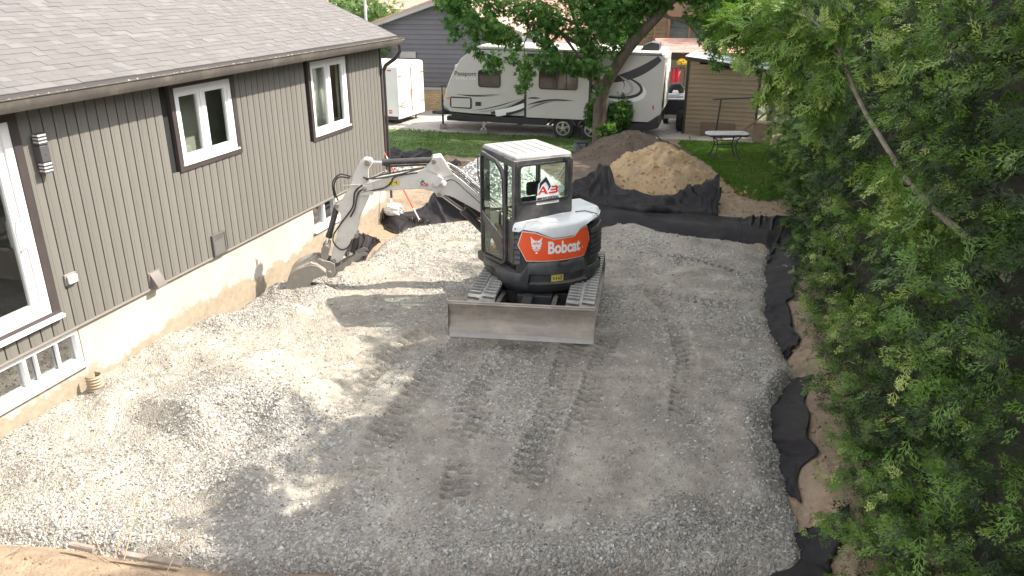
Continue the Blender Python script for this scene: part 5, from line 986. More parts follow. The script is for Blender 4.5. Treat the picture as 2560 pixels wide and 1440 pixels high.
# long bare limb arching out of the hedge
HI = HM.inverted()
def hl(px, py, Y): return HI @ yp(px, py, Y)
LM = [hl(2520, 700, 4.55), hl(2450, 620, 4.6), hl(2390, 570, 4.8), hl(2330, 520, 5.), hl(2260, 440, 5.3), hl(2205, 350, 5.6), hl(2165, 285, 5.75), hl(2135, 225, 5.9), hl(2100, 135, 6.0)]
limb = MB().tube(LM, [.026, .024, .022, .021, .019, .018, .016, .015, .012], 9).build('limb', M['cbark'], hedge, smooth=True)
forks = [[hl(2100, 135, 6), hl(2110, 90, 6.02), hl(2098, 40, 6.1), hl(2092, -40, 6.2)], [hl(2100, 140, 6), hl(2060, 118, 6.1), hl(2000, 95, 6.25), hl(1950, 78, 6.35), hl(1900, 60, 6.5)], [hl(2100, 130, 6), hl(2070, 85, 6.1), hl(2030, 50, 6.2), hl(2005, 15, 6.3), hl(1990, -40, 6.4)],
         [hl(2090, 160, 6), hl(2075, 210, 6.02), hl(2060, 260, 6.), hl(2050, 300, 6.)], [hl(2000, 95, 6.25), hl(1985, 130, 6.3), hl(1975, 180, 6.3)], [hl(1950, 78, 6.35), hl(1900, 110, 6.5), hl(1860, 150, 6.6)], [hl(2005, 15, 6.3), hl(1940, 10, 6.5), hl(1870, 20, 6.7), hl(1810, 40, 6.9)], [hl(1900, 60, 6.5), hl(1850, 60, 6.7), hl(1810, 90, 6.9)], [hl(1985, 130, 6.3), hl(1940, 170, 6.4), hl(1920, 230, 6.5)]]
fp = []
for k, F_ in enumerate(forks):
    r0 = .010 if k < 3 else .006; MB().tube(F_, [r0*(1-.75*i/(len(F_)-1)) for i in range(len(F_))], 6).build('fork', M['cbark'], limb, smooth=True)
    for i in range(len(F_)-1):
        m = 9 if k in (1, 3, 4, 5, 6, 7, 8) else 5
        for j in range(m): fp.append((F_[i].lerp(F_[i+1], random.random()), (F_[i+1]-F_[i]).normalized()))
for (px, py, Y) in ((2230, 400, 5.4), (2300, 470, 5.1), (2350, 560, 4.9), (2290, 520, 5.1)):
    c = hl(px, py, Y)
    for j in range(7): fp.append((c+Vector((random.uniform(-.05, .05), random.uniform(-.05, .05), random.uniform(-.1, .02))), Vector((-.4, random.uniform(-1, 1), -.8))))
fp = fp*3; P = np.array([tuple(p+Vector((random.gauss(0, .04), random.gauss(0, .04), random.gauss(0, .04)))) for p, d in fp]); n = len(P); ax = np.array([tuple(d) for p, d in fp])*.5+rng.normal(size=(n, 3))*.55+np.array([0, 0, -.45])
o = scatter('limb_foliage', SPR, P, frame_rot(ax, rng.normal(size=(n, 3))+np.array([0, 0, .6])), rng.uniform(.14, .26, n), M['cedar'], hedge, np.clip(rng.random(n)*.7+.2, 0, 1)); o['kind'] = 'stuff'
# ================================================================== BROADLEAF TREES
def leaf_t(seed, n=5):
    r = np.random.default_rng(seed); v = []; f = []
    for i in range(n):
        an = (i-(n-1)/2)*.62+r.uniform(-.15, .15); L = (1-.16*abs(i-(n-1)/2))*r.uniform(.85, 1.1); w = .13*r.uniform(.8, 1.2); dz = -.35; c, s = math.cos(an), math.sin(an)
        k = len(v); P = lambda t, o, z: (t*c-o*s, t*s+o*c, z); v += [P(.06, 0, 0), P(.42*L, w, -.03+dz*.25*L), P(L, 0, dz*L), P(.42*L, -w, -.03+dz*.25*L)]; f += [(k, k+1, k+2, k+3)]
    return np.array(v), np.array(f)
LEAF = [leaf_t(s, 5) for s in range(4)]+[leaf_t(9, 5)]
def crown(clumps, dens, size, mat, parent, name='crown', droop=.5, temps=None):
    P = []; A = []; C = []
    for c, r in clumps:
        n = int(dens*r[0]*r[1]); d = rng.normal(size=(n, 3)); d /= np.linalg.norm(d, axis=1)[:, None]; rad = rng.random(n)**.45; p = np.array(c)+d*rad[:, None]*np.array(r)
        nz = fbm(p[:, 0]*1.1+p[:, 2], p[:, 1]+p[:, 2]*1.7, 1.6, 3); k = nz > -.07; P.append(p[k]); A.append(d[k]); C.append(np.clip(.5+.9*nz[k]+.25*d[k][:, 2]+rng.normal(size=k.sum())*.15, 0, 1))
    P = np.concatenate(P); A = np.concatenate(A); C = np.concatenate(C); n = len(P); ax = A*.8+rng.normal(size=(n, 3))*.7; ax[:, 2] -= droop
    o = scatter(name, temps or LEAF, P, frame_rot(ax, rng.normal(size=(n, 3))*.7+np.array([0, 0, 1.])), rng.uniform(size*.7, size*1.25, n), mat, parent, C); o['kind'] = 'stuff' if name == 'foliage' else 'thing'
    if name != 'foliage': del o['kind']
    return o
TB = Vector((2.70, 23.55, .06)); tree = empty('maple_tree', 'leaning leafy tree in front of the travel trailer', 'tree', TB)
yy = lambda px, py, Y: yp(px, py, Y)-TB
tr = [Vector((0, 0, -.1)), yy(1500, 318, 23.55), yy(1500, 285, 23.5), yy(1504, 240, 23.45), yy(1512, 200, 23.4)]
trunk = MB().tube([Vector((0, 0, -.1)), Vector((0, 0, .12))]+tr[1:], [.34, .27, .235, .215, .21, .19], 14)
trunk.tube([yy(1512, 215, 23.4), yy(1535, 175, 23.3), yy(1562, 132, 23.2), yy(1600, 85, 23.0), yy(1650, 35, 22.8), yy(1700, -30, 22.6), yy(1760, -120, 22.4)], [.17, .165, .16, .15, .13, .11, .08], 12)
trunk.tube([yy(1502, 235, 23.4), yy(1492, 195, 23.4), yy(1478, 150, 23.4), yy(1450, 110, 23.2), yy(1410, 90, 23.), yy(1370, 50, 22.9)], [.12, .10, .085, .07, .06, .04], 10)
trunk.tube([yy(1562, 135, 23.2), yy(1580, 90, 23.3), yy(1595, 40, 23.5), yy(1600, -60, 23.8), yy(1560, -200, 24)], [.10, .095, .09, .08, .05], 10)
trunk.tube([yy(1478, 150, 23.4), yy(1440, 60, 23.6), yy(1400, -60, 24)], [.06, .055, .04], 8)
trunk.build('trunk', M['bark'], tree, smooth=True)
bl = MB()
for pts in ([(1370, 50, 22.9), (1330, 60, 22.6), (1310, 110, 22.4), (1312, 170, 22.3)], [(1440, 60, 23.6), (1350, 20, 23.2), (1250, 30, 23), (1180, 60, 22.8)], [(1650, 35, 22.8), (1720, 60, 22.5), (1770, 120, 22.3), (1790, 165, 22.2)], [(1600, 40, 23.5), (1680, -20, 23), (1790, -10, 22.6), (1860, 30, 22.3)], [(1410, 90, 23), (1460, 160, 22.9), (1490, 215, 22.8)], [(1560, -60, 23.8), (1400, -80, 23.2), (1200, -40, 22.8)]): bl.tube([yy(*p) for p in pts], [.05, .035, .02, .008][:len(pts)] if len(pts) == 4 else [.05, .03, .012], 6)
bl.build('branch', M['bark'], tree, smooth=True)
cl = []
for px, py, Y, rx, ry, rz in ((1180, 30, 22.9, .95, .8, .75), (1150, -10, 23, .9, .8, .5), (1215, 95, 22.7, .75, .6, .55), (1290, 40, 22.8, 1.0, .9, .7), (1270, 110, 22.6, .7, .6, .55), (1325, 130, 22.4, .5, .45, .6), (1315, 185, 22.3, .28, .28, .42), (1400, 30, 22.9, 1.1, .9, .7), (1370, 90, 22.6, .7, .6, .5), (1440, 95, 22.8, .65, .6, .55), (1470, 150, 22.7, .6, .5, .5), (1430, 165, 22.6, .35, .35, .4), (1500, 190, 22.75, .42, .4, .45), (1480, 230, 22.8, .3, .3, .25), (1520, 60, 22.9, .9, .8, .8), (1500, 0, 23, 1.1, 1, .7),
                            (1600, -10, 23, 1.1, 1, .55), (1590, 60, 23.3, .4, .4, .4), (1700, -25, 22.8, 1.0, .9, .42), (1780, 20, 22.4, .8, .7, .6), (1830, 60, 22.2, .7, .6, .55), (1780, 95, 22.2, .4, .4, .42), (1795, 150, 22.2, .24, .24, .34), (1850, 0, 22.4, .8, .7, .6), (1235, 150, 22.5, .35, .3, .35), (1545, 130, 23.2, .2, .2, .3), (1230, 125, 22.6, .5, .4, .4), (1300, 215, 22.3, .2, .2, .25), (1400, 150, 22.6, .5, .4, .4), (1455, 190, 22.7, .4, .35, .35), (1140, 60, 22.8, .5, .5, .45), (1360, 130, 22.5, .45, .4, .35)):
    cl.append((tuple(yy(px, py, Y)), (rx, ry, rz)))
for c, r in (((-3, .3, 5.2), (1.8, 1.6, 1.0)), ((-.8, .2, 5.6), (2, 1.8, 1.2)), ((1.6, -.6, 5.6), (2, 1.8, 1.2)), ((3.6, -1, 5.2), (1.6, 1.5, 1.0)), ((.5, .5, 7.2), (2.4, 2, 1.1))): cl.append((c, r))
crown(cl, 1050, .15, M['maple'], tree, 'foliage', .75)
# low growth round the trunk
def bush(c, r, label, n=700, mat='maple', s=.13, cat='shrub', name='shrub'):
    b = empty(name, label, cat, c); st = MB()
    for i in range(7): a = i*.9; st.tube([(0, 0, -.05), (.3*r[0]*math.cos(a), .3*r[1]*math.sin(a), r[2]*.6), (.7*r[0]*math.cos(a), .7*r[1]*math.sin(a), r[2]*1.3)], [.015, .01, .004], 5)
    st.build('stem', M['twig'], b); crown([((0, 0, r[2]), r)], n/(r[0]*r[1]), s, M[mat], b, 'foliage', .2); return b
bush(tuple(yp(1540, 335, 23.8)), (.45, .4, .65), 'leafy sapling growing right behind the tree trunk', 1000); bush(tuple(yp(1515, 345, 23.3)), (.3, .25, .22), 'low weeds at the foot of the tree trunk', 350); bush(tuple(yp(1478, 320, 23.9)), (.2, .2, .42), 'thin leafy shoot left of the tree trunk', 260)
# ================================================================== TRAVEL TRAILER
M['rvgraph'] = pbr('faded_black_print', (.09, .09, .09), rough=.4)
VM = Matrix.Translation((1.6, 24.4, 0)) @ Matrix.Rotation(R(-15), 4, 'Z'); rv = empty('travel_trailer', 'long pale travel trailer with black skirt and swoosh graphics behind the tree', 'trailer', M4=VM)
body = [(-3.95, 1.02), (-3.92, .90), (-3.78, .80), (-2.98, .76), (2.62, .72), (2.97, .98), (3.02, 2.62), (2.9, 2.70), (-2.8, 2.78), (-3.02, 2.70), (-3.35, 2.42), (-3.63, 1.98), (-3.80, 1.60), (-3.90, 1.25)]
MB().prism(body, 0, 2.3).build('body', M['rvwhite'], rv, bevel=.02)
MB().prism([(-2.85, 2.79), (2.92, 2.71), (2.90, 2.76), (-2.8, 2.84)], .01, 2.29).build('roof', M['rvroof'], rv, bevel=.02)
MB().prism([(-2.95, 2.74), (3.0, 2.665), (3.0, 2.69), (-2.92, 2.768)], -.012, -.001).build('roof_rail', M['rvdark'], rv)
MB().box(3.025, 3.035, .3, 2.0, 1.1, 2.4).build('rear_panel', M['rvroof'], rv)
MB().prism([(-3.93, .98), (-3.7, .78), (-3.0, .72), (2.55, .69), (2.93, .93), (2.93, .56), (2.6, .46), (1.3, .46), (1.24, .70), (.5, .72), (.35, .52), (-.36, .55), (-.42, .7), (-.55, .50), (-3.0, .52), (-3.6, .60)], -.02, 2.32).build('skirt', M['rvdark'], rv, bevel=.01)
for s in (0, .9):
    P = [(s+.47*math.cos(R(t)), .42+.43*math.sin(R(t))) for t in range(15, 166, 10)]; Q = [(s+.38*math.cos(R(t)), .42+.35*math.sin(R(t))) for t in range(165, 14, -10)]
    MB().prism(P+Q, -.10, .1).build('fender', M['rvdark'], rv, bevel=.01)
def wheel(name, M4, r, w, parent, mat='alloy', spokes=5):
    q = MB().tube([(0, 0, 0), (0, w, 0)], [r, r], 28).build(name, M['tyre'], parent, M4=M4, bevel=.03); MB().ring([(r*.66*math.cos(t*.2244), r*.66*math.sin(t*.2244)) for t in range(28)], [(r*.55*math.cos(t*.2244), r*.55*math.sin(t*.2244)) for t in range(28)], -.015, .02).build('rim', M[mat], q, M4=M4)
    sp = MB()
    for k in range(spokes):
        a = 2*math.pi*k/spokes+.3
        for d in (-.13, .13): sp.add([(r*.10*math.cos(a+d*3), -.02, r*.10*math.sin(a+d*3)), (r*.58*math.cos(a+d-.05), -.012, r*.58*math.sin(a+d-.05)), (r*.58*math.cos(a+d+.06), -.012, r*.58*math.sin(a+d+.06)), (r*.16*math.cos(a+d*3+.5), -.02, r*.16*math.sin(a+d*3+.5))], [(0, 1, 2, 3)])
    sp.cyl((0, -.025, 0), (0, .01, 0), r*.17, 14).build('spokes', M[mat], q, M4=M4, solid=.006); return q
for s in (0, .9): wheel('wheel', Matrix.Translation((s, -.03, .43)), .335, .2, rv); wheel('wheel', Matrix.Translation((s, 2.1, .43)), .335, .2, rv)
so_ = MB().box(-1.15, .80, -.16, .3, .74, 2.54).build('slide_out', M['rvwhite'], rv, bevel=.012)
MB().box(-1.235, -1.152, -.12, .02, .72, 2.60).box(-1.16, .86, -.12, .02, 2.545, 2.66).box(.802, .86, -.12, .02, .72, 2.54).build('slide_seal', M['rvdark'], so_, bevel=.006)
def pane(s0, s1, z0, z1, y, parent, bars=()):
    w = MB().ring(rrect(s0, s1, z0, z1, .09), rrect(s0+.035, s1-.035, z0+.035, z1-.035, .06), y-.02, y+.01).build('window', M['rvdark'], parent); MB().prism(rrect(s0+.02, s1-.02, z0+.02, z1-.02, .07), y-.008, y-.002).build('pane', M['rvglass'], w)
    for b in bars: MB().box(b-.02, b+.02, y-.014, y-.009, z0+.03, z1-.03).build('bar', M['rvdark'], w)
    return w
pane(-2.76, -2.03, 1.60, 2.13, -.001, rv); pane(-.76, .45, 1.62, 2.33, -.162, so_, (-.2, .1))
MB().prism([(-3.72, 1.00), (-3.70, .95), (-3.66, .93), (-3.03, .91), (-2.99, .95), (-2.99, 1.24), (-3.03, 1.27), (-3.66, 1.28), (-3.71, 1.25)], -.02, 0).build('storage_door', M['rvdark'], rv, bevel=.004); MB().box(-3.665, -3.035, -.026, -.021, .955, 1.235).build('door_skin', M['rvwhite'], rv)
MB().box(-2.86, -2.68, -.02, 0, 1.02, 1.14).build('outlet', M['rvdark'], rv); MB().box(-3.83, -3.73, -.015, 0, 1.20, 1.25).build('marker_light', pbr('amber', (.7, .25, .03), rough=.3), rv); MB().box(2.72, 2.76, -.015, 0, 1.12, 1.24).build('marker_light', M['red_l'], rv)
def swoosh(pts, w, mat, y, parent=None):
    """ribbon from a centre line and widths, 2 mm proud of the skin"""
    A = []; B_ = []
    for i, p in enumerate(pts):
        a = Vector(pts[max(i-1, 0)]); b = Vector(pts[min(i+1, len(pts)-1)]); d = (b-a).normalized(); n = Vector((-d.y, d.x)); A.append(tuple(Vector(p)+n*w[i]*.75)); B_.append(tuple(Vector(p)-n*w[i]*.75))
    q = MB()
    for i in range(len(pts)-1): q.add([(A[i][0], y, A[i][1]), (A[i+1][0], y, A[i+1][1]), (B_[i+1][0], y, B_[i+1][1]), (B_[i][0], y, B_[i][1])], [(3, 2, 1, 0)])
    return q.build('graphic_stripe', M[mat], parent or rv, solid=.002)
def cv(f, t0, t1, n=16): return [f(t0+(t1-t0)*i/n) for i in range(n+1)]
def bez(p0, p1, p2, n=14): return [((1-t)**2*p0[0]+2*t*(1-t)*p1[0]+t*t*p2[0], (1-t)**2*p0[1]+2*t*(1-t)*p1[1]+t*t*p2[1]) for t in [i/n for i in range(n+1)]]
tp = lambda n, m: [m*math.sin(math.pi*(i+.3)/(n+.6)) for i in range(n+1)]
yb = -.003; ys = -.164
swoosh(bez((-3.58, 1.36), (-2.9, 1.29), (-2.05, 1.41)), tp(14, .022), 'rvdark', yb); swoosh(bez((-3.45, 1.35), (-2.8, 1.24), (-1.9, 1.41)), tp(14, .012), 'rvdark', yb)
swoosh(bez((-3.0, .86), (-2.2, .95), (-1.24, 1.34)), tp(14, .02), 'rvdark', yb); swoosh(bez((-2.75, .83), (-1.95, .90), (-1.24, 1.22)), [.02+.09*i/14 for i in range(15)], 'rvgrey', yb); swoosh(bez((-2.35, .80), (-1.8, .90), (-1.24, 1.24)), [.05+.03*i/14 for i in range(15)], 'rvdark', yb-.002)
swoosh(bez((-2.2, .80), (-1.7, .88), (-1.24, 1.08)), [.14-.02*i/14 for i in range(15)], 'whitep', yb-.003); swoosh(bez((-1.85, .79), (-1.5, .85), (-1.24, .98)), [.06]*15, 'rvdark', yb-.004); swoosh(bez((-1.6, .78), (-1.4, .83), (-1.24, .92)), [.04]*15, 'rvgrey', yb-.005)
swoosh(bez((-1.14, 1.33), (-.9, 1.36), (-.7, 1.345)), tp(14, .035), 'rvdark', ys); swoosh(bez((-1.14, 1.12), (-.5, 1.36), (.35, 1.30)), tp(14, .05), 'rvdark', ys); swoosh(bez((-1.14, 1.03), (-.6, 1.28), (.0, 1.29)), tp(14, .03), 'rvgrey', ys-.002); swoosh(bez((-1.14, .98), (-.7, 1.2), (-.3, 1.27)), tp(14, .02), 'rvdark', ys-.003)
swoosh(bez((-1.14, 2.02), (-1.0, 2.03), (-.8, 2.02)), tp(14, .02), 'rvdark', ys)
swoosh(bez((1.0, 1.9), (2.1, 1.95), (2.85, 2.6)), [.05+.12*math.sin(math.pi*i/17) for i in range(15)], 'rvdark', yb)
def ell(cx, cz, a, b, t0, t1, rot, n=20): return [(cx+a*math.cos(R(t))*math.cos(rot)-b*math.sin(R(t))*math.sin(rot), cz+a*math.cos(R(t))*math.sin(rot)+b*math.sin(R(t))*math.cos(rot)) for t in [t0+(t1-t0)*i/n for i in range(n+1)]]
swoosh(ell(1.55, 1.72, .92, .34, -150, 45, -.12), [.01+.10*math.sin(math.pi*i/21)**2 for i in range(21)], 'whitep', yb-.002); swoosh(ell(1.45, 1.78, .92, .34, -140, 75, -.12), [.01+.05*math.sin(math.pi*i/21) for i in range(21)], 'rvdark', yb-.004); swoosh(ell(1.35, 1.82, .75, .32, -100, 95, -.2), tp(20, .06), 'rvgrey', yb-.001); swoosh(ell(1.35, 1.86, .5, .3, -20, 110, -.2), tp(20, .02), 'rvdark', yb-.005)
MB().prism([(1.05+.20*math.cos(t*.4), 1.72+.12*math.sin(t*.4)) for t in range(16)], -.012, 0).build('graphic_disc', M['rvdark'], rv)
def rvtext(t, s, x, z, wd, mat, bold):
    m = text_mb(t, s, bold); xx = [v[0] for v in m.v]; k = wd/(max(xx)-min(xx)); m.v = [(x+(v[0]-min(xx))*k, -.006-v[2], z+v[1]) for v in m.v]; m.build('lettering', M[mat], rv)
rvtext('Passport', .19, -3.54, 1.94, .72, 'rvgraph', .0025); rvtext('ULTRA LITE', .09, -3.50, 1.82, .66, 'whitep', .002)
MB().box(-3.90, -3.87, -.012, 0, 1.52, 1.56).build('reflector', M['red_l'], rv)
MB().prism([(2.15, 2.72), (2.75, 2.715), (2.75, 2.97), (2.5, 3.0), (2.28, 2.90)], .7, 1.5).build('air_conditioner', M['rvdark'], rv, bevel=.03); MB().box(.6, 1.0, .9, 1.3, 2.74, 2.84).box(-1.6, -1.25, .9, 1.25, 2.76, 2.85).build('roof_vent', M['rvroof'], rv, bevel=.02)
# tongue, jack, gas bottles, supports
q = MB().box(-4.75, -3.6, 1.08, 1.16, .52, .62).box(-4.5, -3.9, .7, 1.5, .58, .64).box(-3.9, -2.7, .15, .4, .48, .62).build('tongue', M['rvdark'], rv, bevel=.008)
MB().cyl((-4.18, .55, .28), (-4.18, .55, 1.25), .035).cyl((-4.18, .55, 1.15), (-4.18, .55, 1.5), .02).tube([(-4.25, .55, 1.5), (-4.1, .55, 1.55), (-3.9, .6, 1.5)], .02, 6).build('jack_post', M['black'], rv, smooth=True)
MB().cyl((-4.05, .9, .66), (-4.05, .9, 1.12), .15, 16).cyl((-4.05, 1.25, .66), (-4.05, 1.25, 1.12), .15, 16).build('gas_bottle', M['black'], rv, bevel=.03); MB().box(-4.22, -3.93, .7, 1.5, .64, 1.05).build('bottle_cover', M['rvdark'], rv, bevel=.04)
MB().tube([(-4.0, 1.6, .7), (-4.05, 1.6, 1.9), (-3.95, 1.6, 2.15)], .02, 6).box(-4.05, -3.75, 1.5, 1.75, 1.8, 2.1).build('ladder_rack', M['greyp'], rv)
MB().tube([(-2.75, .1, .6), (-2.62, .1, .36), (-2.72, .1, .24)], .025, 6).tube([(-2.5, .1, .6), (-2.62, .1, .36), (-2.54, .1, .24)], .025, 6).tube([(-1.95, 2.0, .6), (-1.9, 2.0, .3)], .03, 6).build('stabiliser_jack', M['greyp'], rv)
MB().box(2.3, 2.45, .2, .4, .22, .6).build('rear_jack', M['black'], rv)
def bl_(p, label, s=(.2, .2, .16)): o = MB().box(-s[0]/2, s[0]/2, -s[1]/2, s[1]/2, 0, s[2]).build('concrete_block', M['conc_blk'], bevel=.01); o.location = p; o['group'] = 'blocks under the trailer jacks'; tag(o, label, 'block')
w = VM @ Vector((-4.18, .55, .13)); bl_(w, 'grey block under the front jack of the travel trailer'); w = VM @ Vector((-2.62, .1, .12)); bl_(w, 'rusty brown block under the middle jack', (.2, .2, .14)); w = VM @ Vector((-1.9, 2.0, .13)); bl_(w, 'block under the far side jack of the travel trailer')
# ================================================================== CARGO TRAILER
CM = Matrix.Translation((-3.84, 26.64, .12)) @ Matrix.Rotation(R(69), 4, 'Z'); ct = empty('cargo_trailer', 'white enclosed cargo trailer with rear doors beside the house corner', 'trailer', M4=CM)
pr = [(0, .30), (1.86, .30), (1.86, 1.92), (1.80, 2.00), (1.4, 2.06), (.93, 2.08), (.46, 2.06), (.06, 2.00), (0, 1.92)]
MB().prism(pr, .03, 3.6).build('body', M['cargo'], ct, bevel=.015)
MB().ring([(0, .22), (1.86, .22), (1.86, 1.93), (1.80, 2.01), (1.4, 2.07), (.93, 2.09), (.46, 2.07), (.06, 2.01), (0, 1.93)], [(.06, .42), (1.80, .42), (1.80, 1.85), (1.75, 1.88), (1.4, 1.89), (.93, 1.90), (.46, 1.89), (.11, 1.88), (.06, 1.85)], -.02, .03).build('rear_frame', M['cargo'], ct, bevel=.006)
for x0, x1 in ((.07, .925), (.94, 1.79)): MB().box(x0, x1, -.012, .03, .43, 1.88).build('door', M['cargo'], ct, bevel=.008)
for x, s in ((.02, 1), (1.84, -1)):
    for z in (.62, 1.6): MB().box(min(x, x+s*.24), max(x, x+s*.24), -.03, -.012, z, z+.05).build('hinge', M['rust'], ct)
MB().cyl((.93, -.03, .4), (.93, -.03, 1.87), .014, 8).box(.88, .98, -.05, -.02, 1.0, 1.12).tube([(.9, -.045, 1.05), (.75, -.06, .95)], .012, 6).build('lock_bar', M['rust'], ct)
for x in (.18, .62, .82, 1.02, 1.65): MB().box(x-.04, x+.04, -.032, -.02, 1.92, 1.95).build('marker_light', M['red_l'], ct)
MB().box(-.012, 0, .22, .36, 1.80, 1.84).box(-.012, 0, .25, .38, .40, .44).box(-.012, 0, .25, .38, .47, .51).build('side_light', M['red_l'], ct); MB().ring(rect(.2, .45, .56, .74), rect(.22, .43, .58, .72), -.025, -.012, 'y').build('plate_frame', M['black'], ct)
MB().ring(rrect(.42, .95, .26, .42, .07), rrect(.48, .89, .30, .38, .03), -.03, -.02).build('bumper_step', M['white_paint'], ct)
for x in (.05, 1.6): wheel('wheel', Matrix.Translation((x, 1.9, .22)) @ Matrix.Rotation(R(-90), 4, 'Z'), .30, .18, ct, 'white_paint')
MB().box(.1, 1.76, .06, 3.5, .16, .295).build('chassis', M['black'], ct)
MB().cyl((.4, .15, -.02), (.4, .15, .3), .03).cyl((1.5, .15, -.02), (1.5, .15, .3), .03).build('corner_jack', M['black'], ct)
# ================================================================== UTILITY TRAILER, SHED, TABLE, BAG
UMt = Matrix.Translation((5.15, 25.75, .1)) @ Matrix.Rotation(R(-12), 4, 'Z'); ut = empty('utility_trailer', 'dark loaded utility trailer between travel trailer and shed', 'trailer', M4=UMt)
MB().box(-.15, .72, .2, 2.4, .42, .98).build('box', M['black'], ut, bevel=.02); MB().box(-.2, .76, .15, 2.45, .985, 1.02).build('lid', M['tabletop'], ut, bevel=.005); MB().box(-.1, .55, .15, .2, .5, .95).build('tail_panel', M['rvdark'], ut)
wheel('wheel', Matrix.Translation((.52, .0, .36)) @ Matrix.Rotation(R(75), 4, 'Z'), .36, .2, ut, 'black'); wheel('wheel', Matrix.Translation((-.2, 1.4, .33)) @ Matrix.Rotation(R(-90), 4, 'Z'), .30, .18, ut, 'black')
MB().box(-.16, .3, .05, .18, .40, .52).build('bumper', M['alloy'], ut, bevel=.01)
tw = UMt @ Vector((.08, .7, 1.021)); o = MB().box(-.25, .3, -.2, .25, 0, .05).box(-.15, .2, -.1, .2, .051, .09).build('folded_sheet', pbr('pale_blue_sheet', (.5, .56, .62), (.65, .68, .7), 5, .8), bevel=.01); o.location = tw; tag(o, 'pale folded sheets lying on the utility trailer lid', 'sheet')
o = MB().tube([(-.18, 0, 0), (-.18, 0, .10), (-.10, 0, .2), (.12, 0, .22), (.22, 0, .12), (.24, 0, 0)], [.1, .12, .13, .13, .12, .09], 10).build('duffel_bag', M['black'], smooth=True); o.location = UMt @ Vector((.12, 1.7, 1.03)); tag(o, 'black bag on the far end of the utility trailer', 'bag')
SM = Matrix.Translation((5.56, 25.1, 0)) @ Matrix.Rotation(R(-20), 4, 'Z'); shed = empty('garden_shed', 'beige lap sided shed with sloping roof beside the hedge', 'shed', M4=SM)
def st_(x): return 2.42-.125*x
MB().prism([(.03, .08), (2.12, .08), (2.12, st_(2.12)-.05), (.03, st_(0)-.05)], .03, 1.9).build('wall', M['sheddark'], shed)
nb_ = 17
for i in range(nb_):
    z0 = .10+i*.137; z1 = min(z0+.148, st_(2.1)-.06) if i < nb_-2 else z0+.148
    xr = 2.13 if z0+.14 < st_(2.13) else max(.3, (2.42-z0-.15)/.125); xr = min(xr, 2.13)
    MB().prism([(-.022, z0), (-.016, z0+.01), (.018, z0+.15), (.028, z0+.15), (.028, z0)], 0, xr, 'x').build('lap_board', M['shed'], shed)
MB().box(-.08, .0, -.03, .06, .08, st_(0)-.02).build('corner_post', M['sheddark'], shed); MB().box(2.13, 2.2, -.02, .05, .08, st_(2.13)-.02).build('corner_post', M['sheddark'], shed)
MB().prism([(-.16, st_(-.16)+.0), (2.40, st_(2.4)+.0), (2.40, st_(2.4)+.09), (-.16, st_(-.16)+.09)], -.10, 2.1).build('roof', M['sheddark'], shed, bevel=.005)
MB().prism([(-.15, st_(-.15)+.095), (2.38, st_(2.38)+.095), (2.38, st_(2.38)+.11), (-.15, st_(-.15)+.11)], -.06, 2.05).build('roof_sheet', M['silverbag'], shed)
MB().box(-.0, .1, .0, 1.9, .08, .1).build('base', M['sheddark'], shed)
bt = MB().box(.5, 1.55, -.06, -.045, .08, .55, Matrix.Translation((0, -.08, 0)) @ Matrix.Rotation(R(-8), 4, 'X')).build('wooden_board', M['board_b'], M4=SM); tag(bt, 'dark brown board leaning against the foot of the shed wall', 'board')
for k, pts in enumerate(([(.6, .2, 2.47), (1.2, .0, 2.42), (1.7, .3, 2.36), (2.2, .1, 2.30), (2.3, .6, 2.3)], [(1.0, .5, 2.44), (1.6, .2, 2.38), (2.0, .4, 2.33), (2.35, .2, 2.28)], [(.95, .3, 2.62), (1.15, .2, 2.55), (1.55, .1, 2.40), (2.1, .3, 2.33)])):
    o = MB().tube([Vector(p)+Vector((0, 0, .03)) for p in pts], .012, 6).build('cable', pbr('green_cable', (.03, .11, .10), rough=.5), M4=SM, smooth=True); tag(o, ['dark green cable lying loose across the shed roof', 'second dark green cable at the right end of the shed roof', 'looped green cable rising above the shed roof'][k], 'cable')
po = MB().cyl((1.02, -.5, .1), (1.10, -.5, 1.33), .024, 8).tube([(.85, -.5, 1.32), (2.6, -.6, 1.50)], .02, 8).build('clothes_pole', M['black'], M4=SM, smooth=True); tag(po, 'thin dark pole with a long cross bar in front of the shed', 'pole')
for k in range(2): o = MB().box(-.02, .02, -.035, .035, 0, 1.05, SM @ Matrix.Translation((1.72+.07*k, -.75, .35)) @ Matrix.Rotation(R(48-4*k), 4, 'Y')).build('timber_batten', M['wood']); tag(o, ['timber batten leaning behind the table, upper one', 'timber batten leaning behind the table, lower one'][k], 'batten')
o = MB().box(0, .55, 0, .5, 0, .62).build('wooden_box', M['wood'], M4=SM @ Matrix.Translation((2.15, -.7, .1)), bevel=.01); tag(o, 'brown wooden box between the shed and the hedge', 'box')
TM = Matrix.Translation((5.88, 21.35, .12)); tb = empty('patio_table', 'white topped patio table with curved dark legs on the lawn', 'table', M4=TM)
top = [(-.50, -.30), (.50, -.30), (.585, -.17), (.60, 0), (.58, .2), (.5, .30), (-.42, .30), (-.53, .2), (-.58, 0), (-.575, -.17)]
MB().prism(top, .70, .722, 'z').build('tabletop', M['tabletop'], tb, bevel=.008); MB().ring(top, inset(top, .03), .66, .70, 'z').build('rim', M['black'], tb)
for x, y in ((-.42, -.18), (-.3, .1), (.1, -.12), (.42, .08), (.46, .0), (.02, .2)): MB().cyl((x, y, .7215), (x, y, .726), .02, 10).build('hole', M['black'], tb)
for sx in (-1, 1):
    for sy in (-1, 1): MB().tube([(sx*.40, sy*.2, .68), (sx*.28, sy*.19, .55), (sx*.24, sy*.19, .38), (sx*.30, sy*.22, .18), (sx*.38, sy*.25, .02)], .018, 8).build('leg', M['black'], tb, smooth=True)
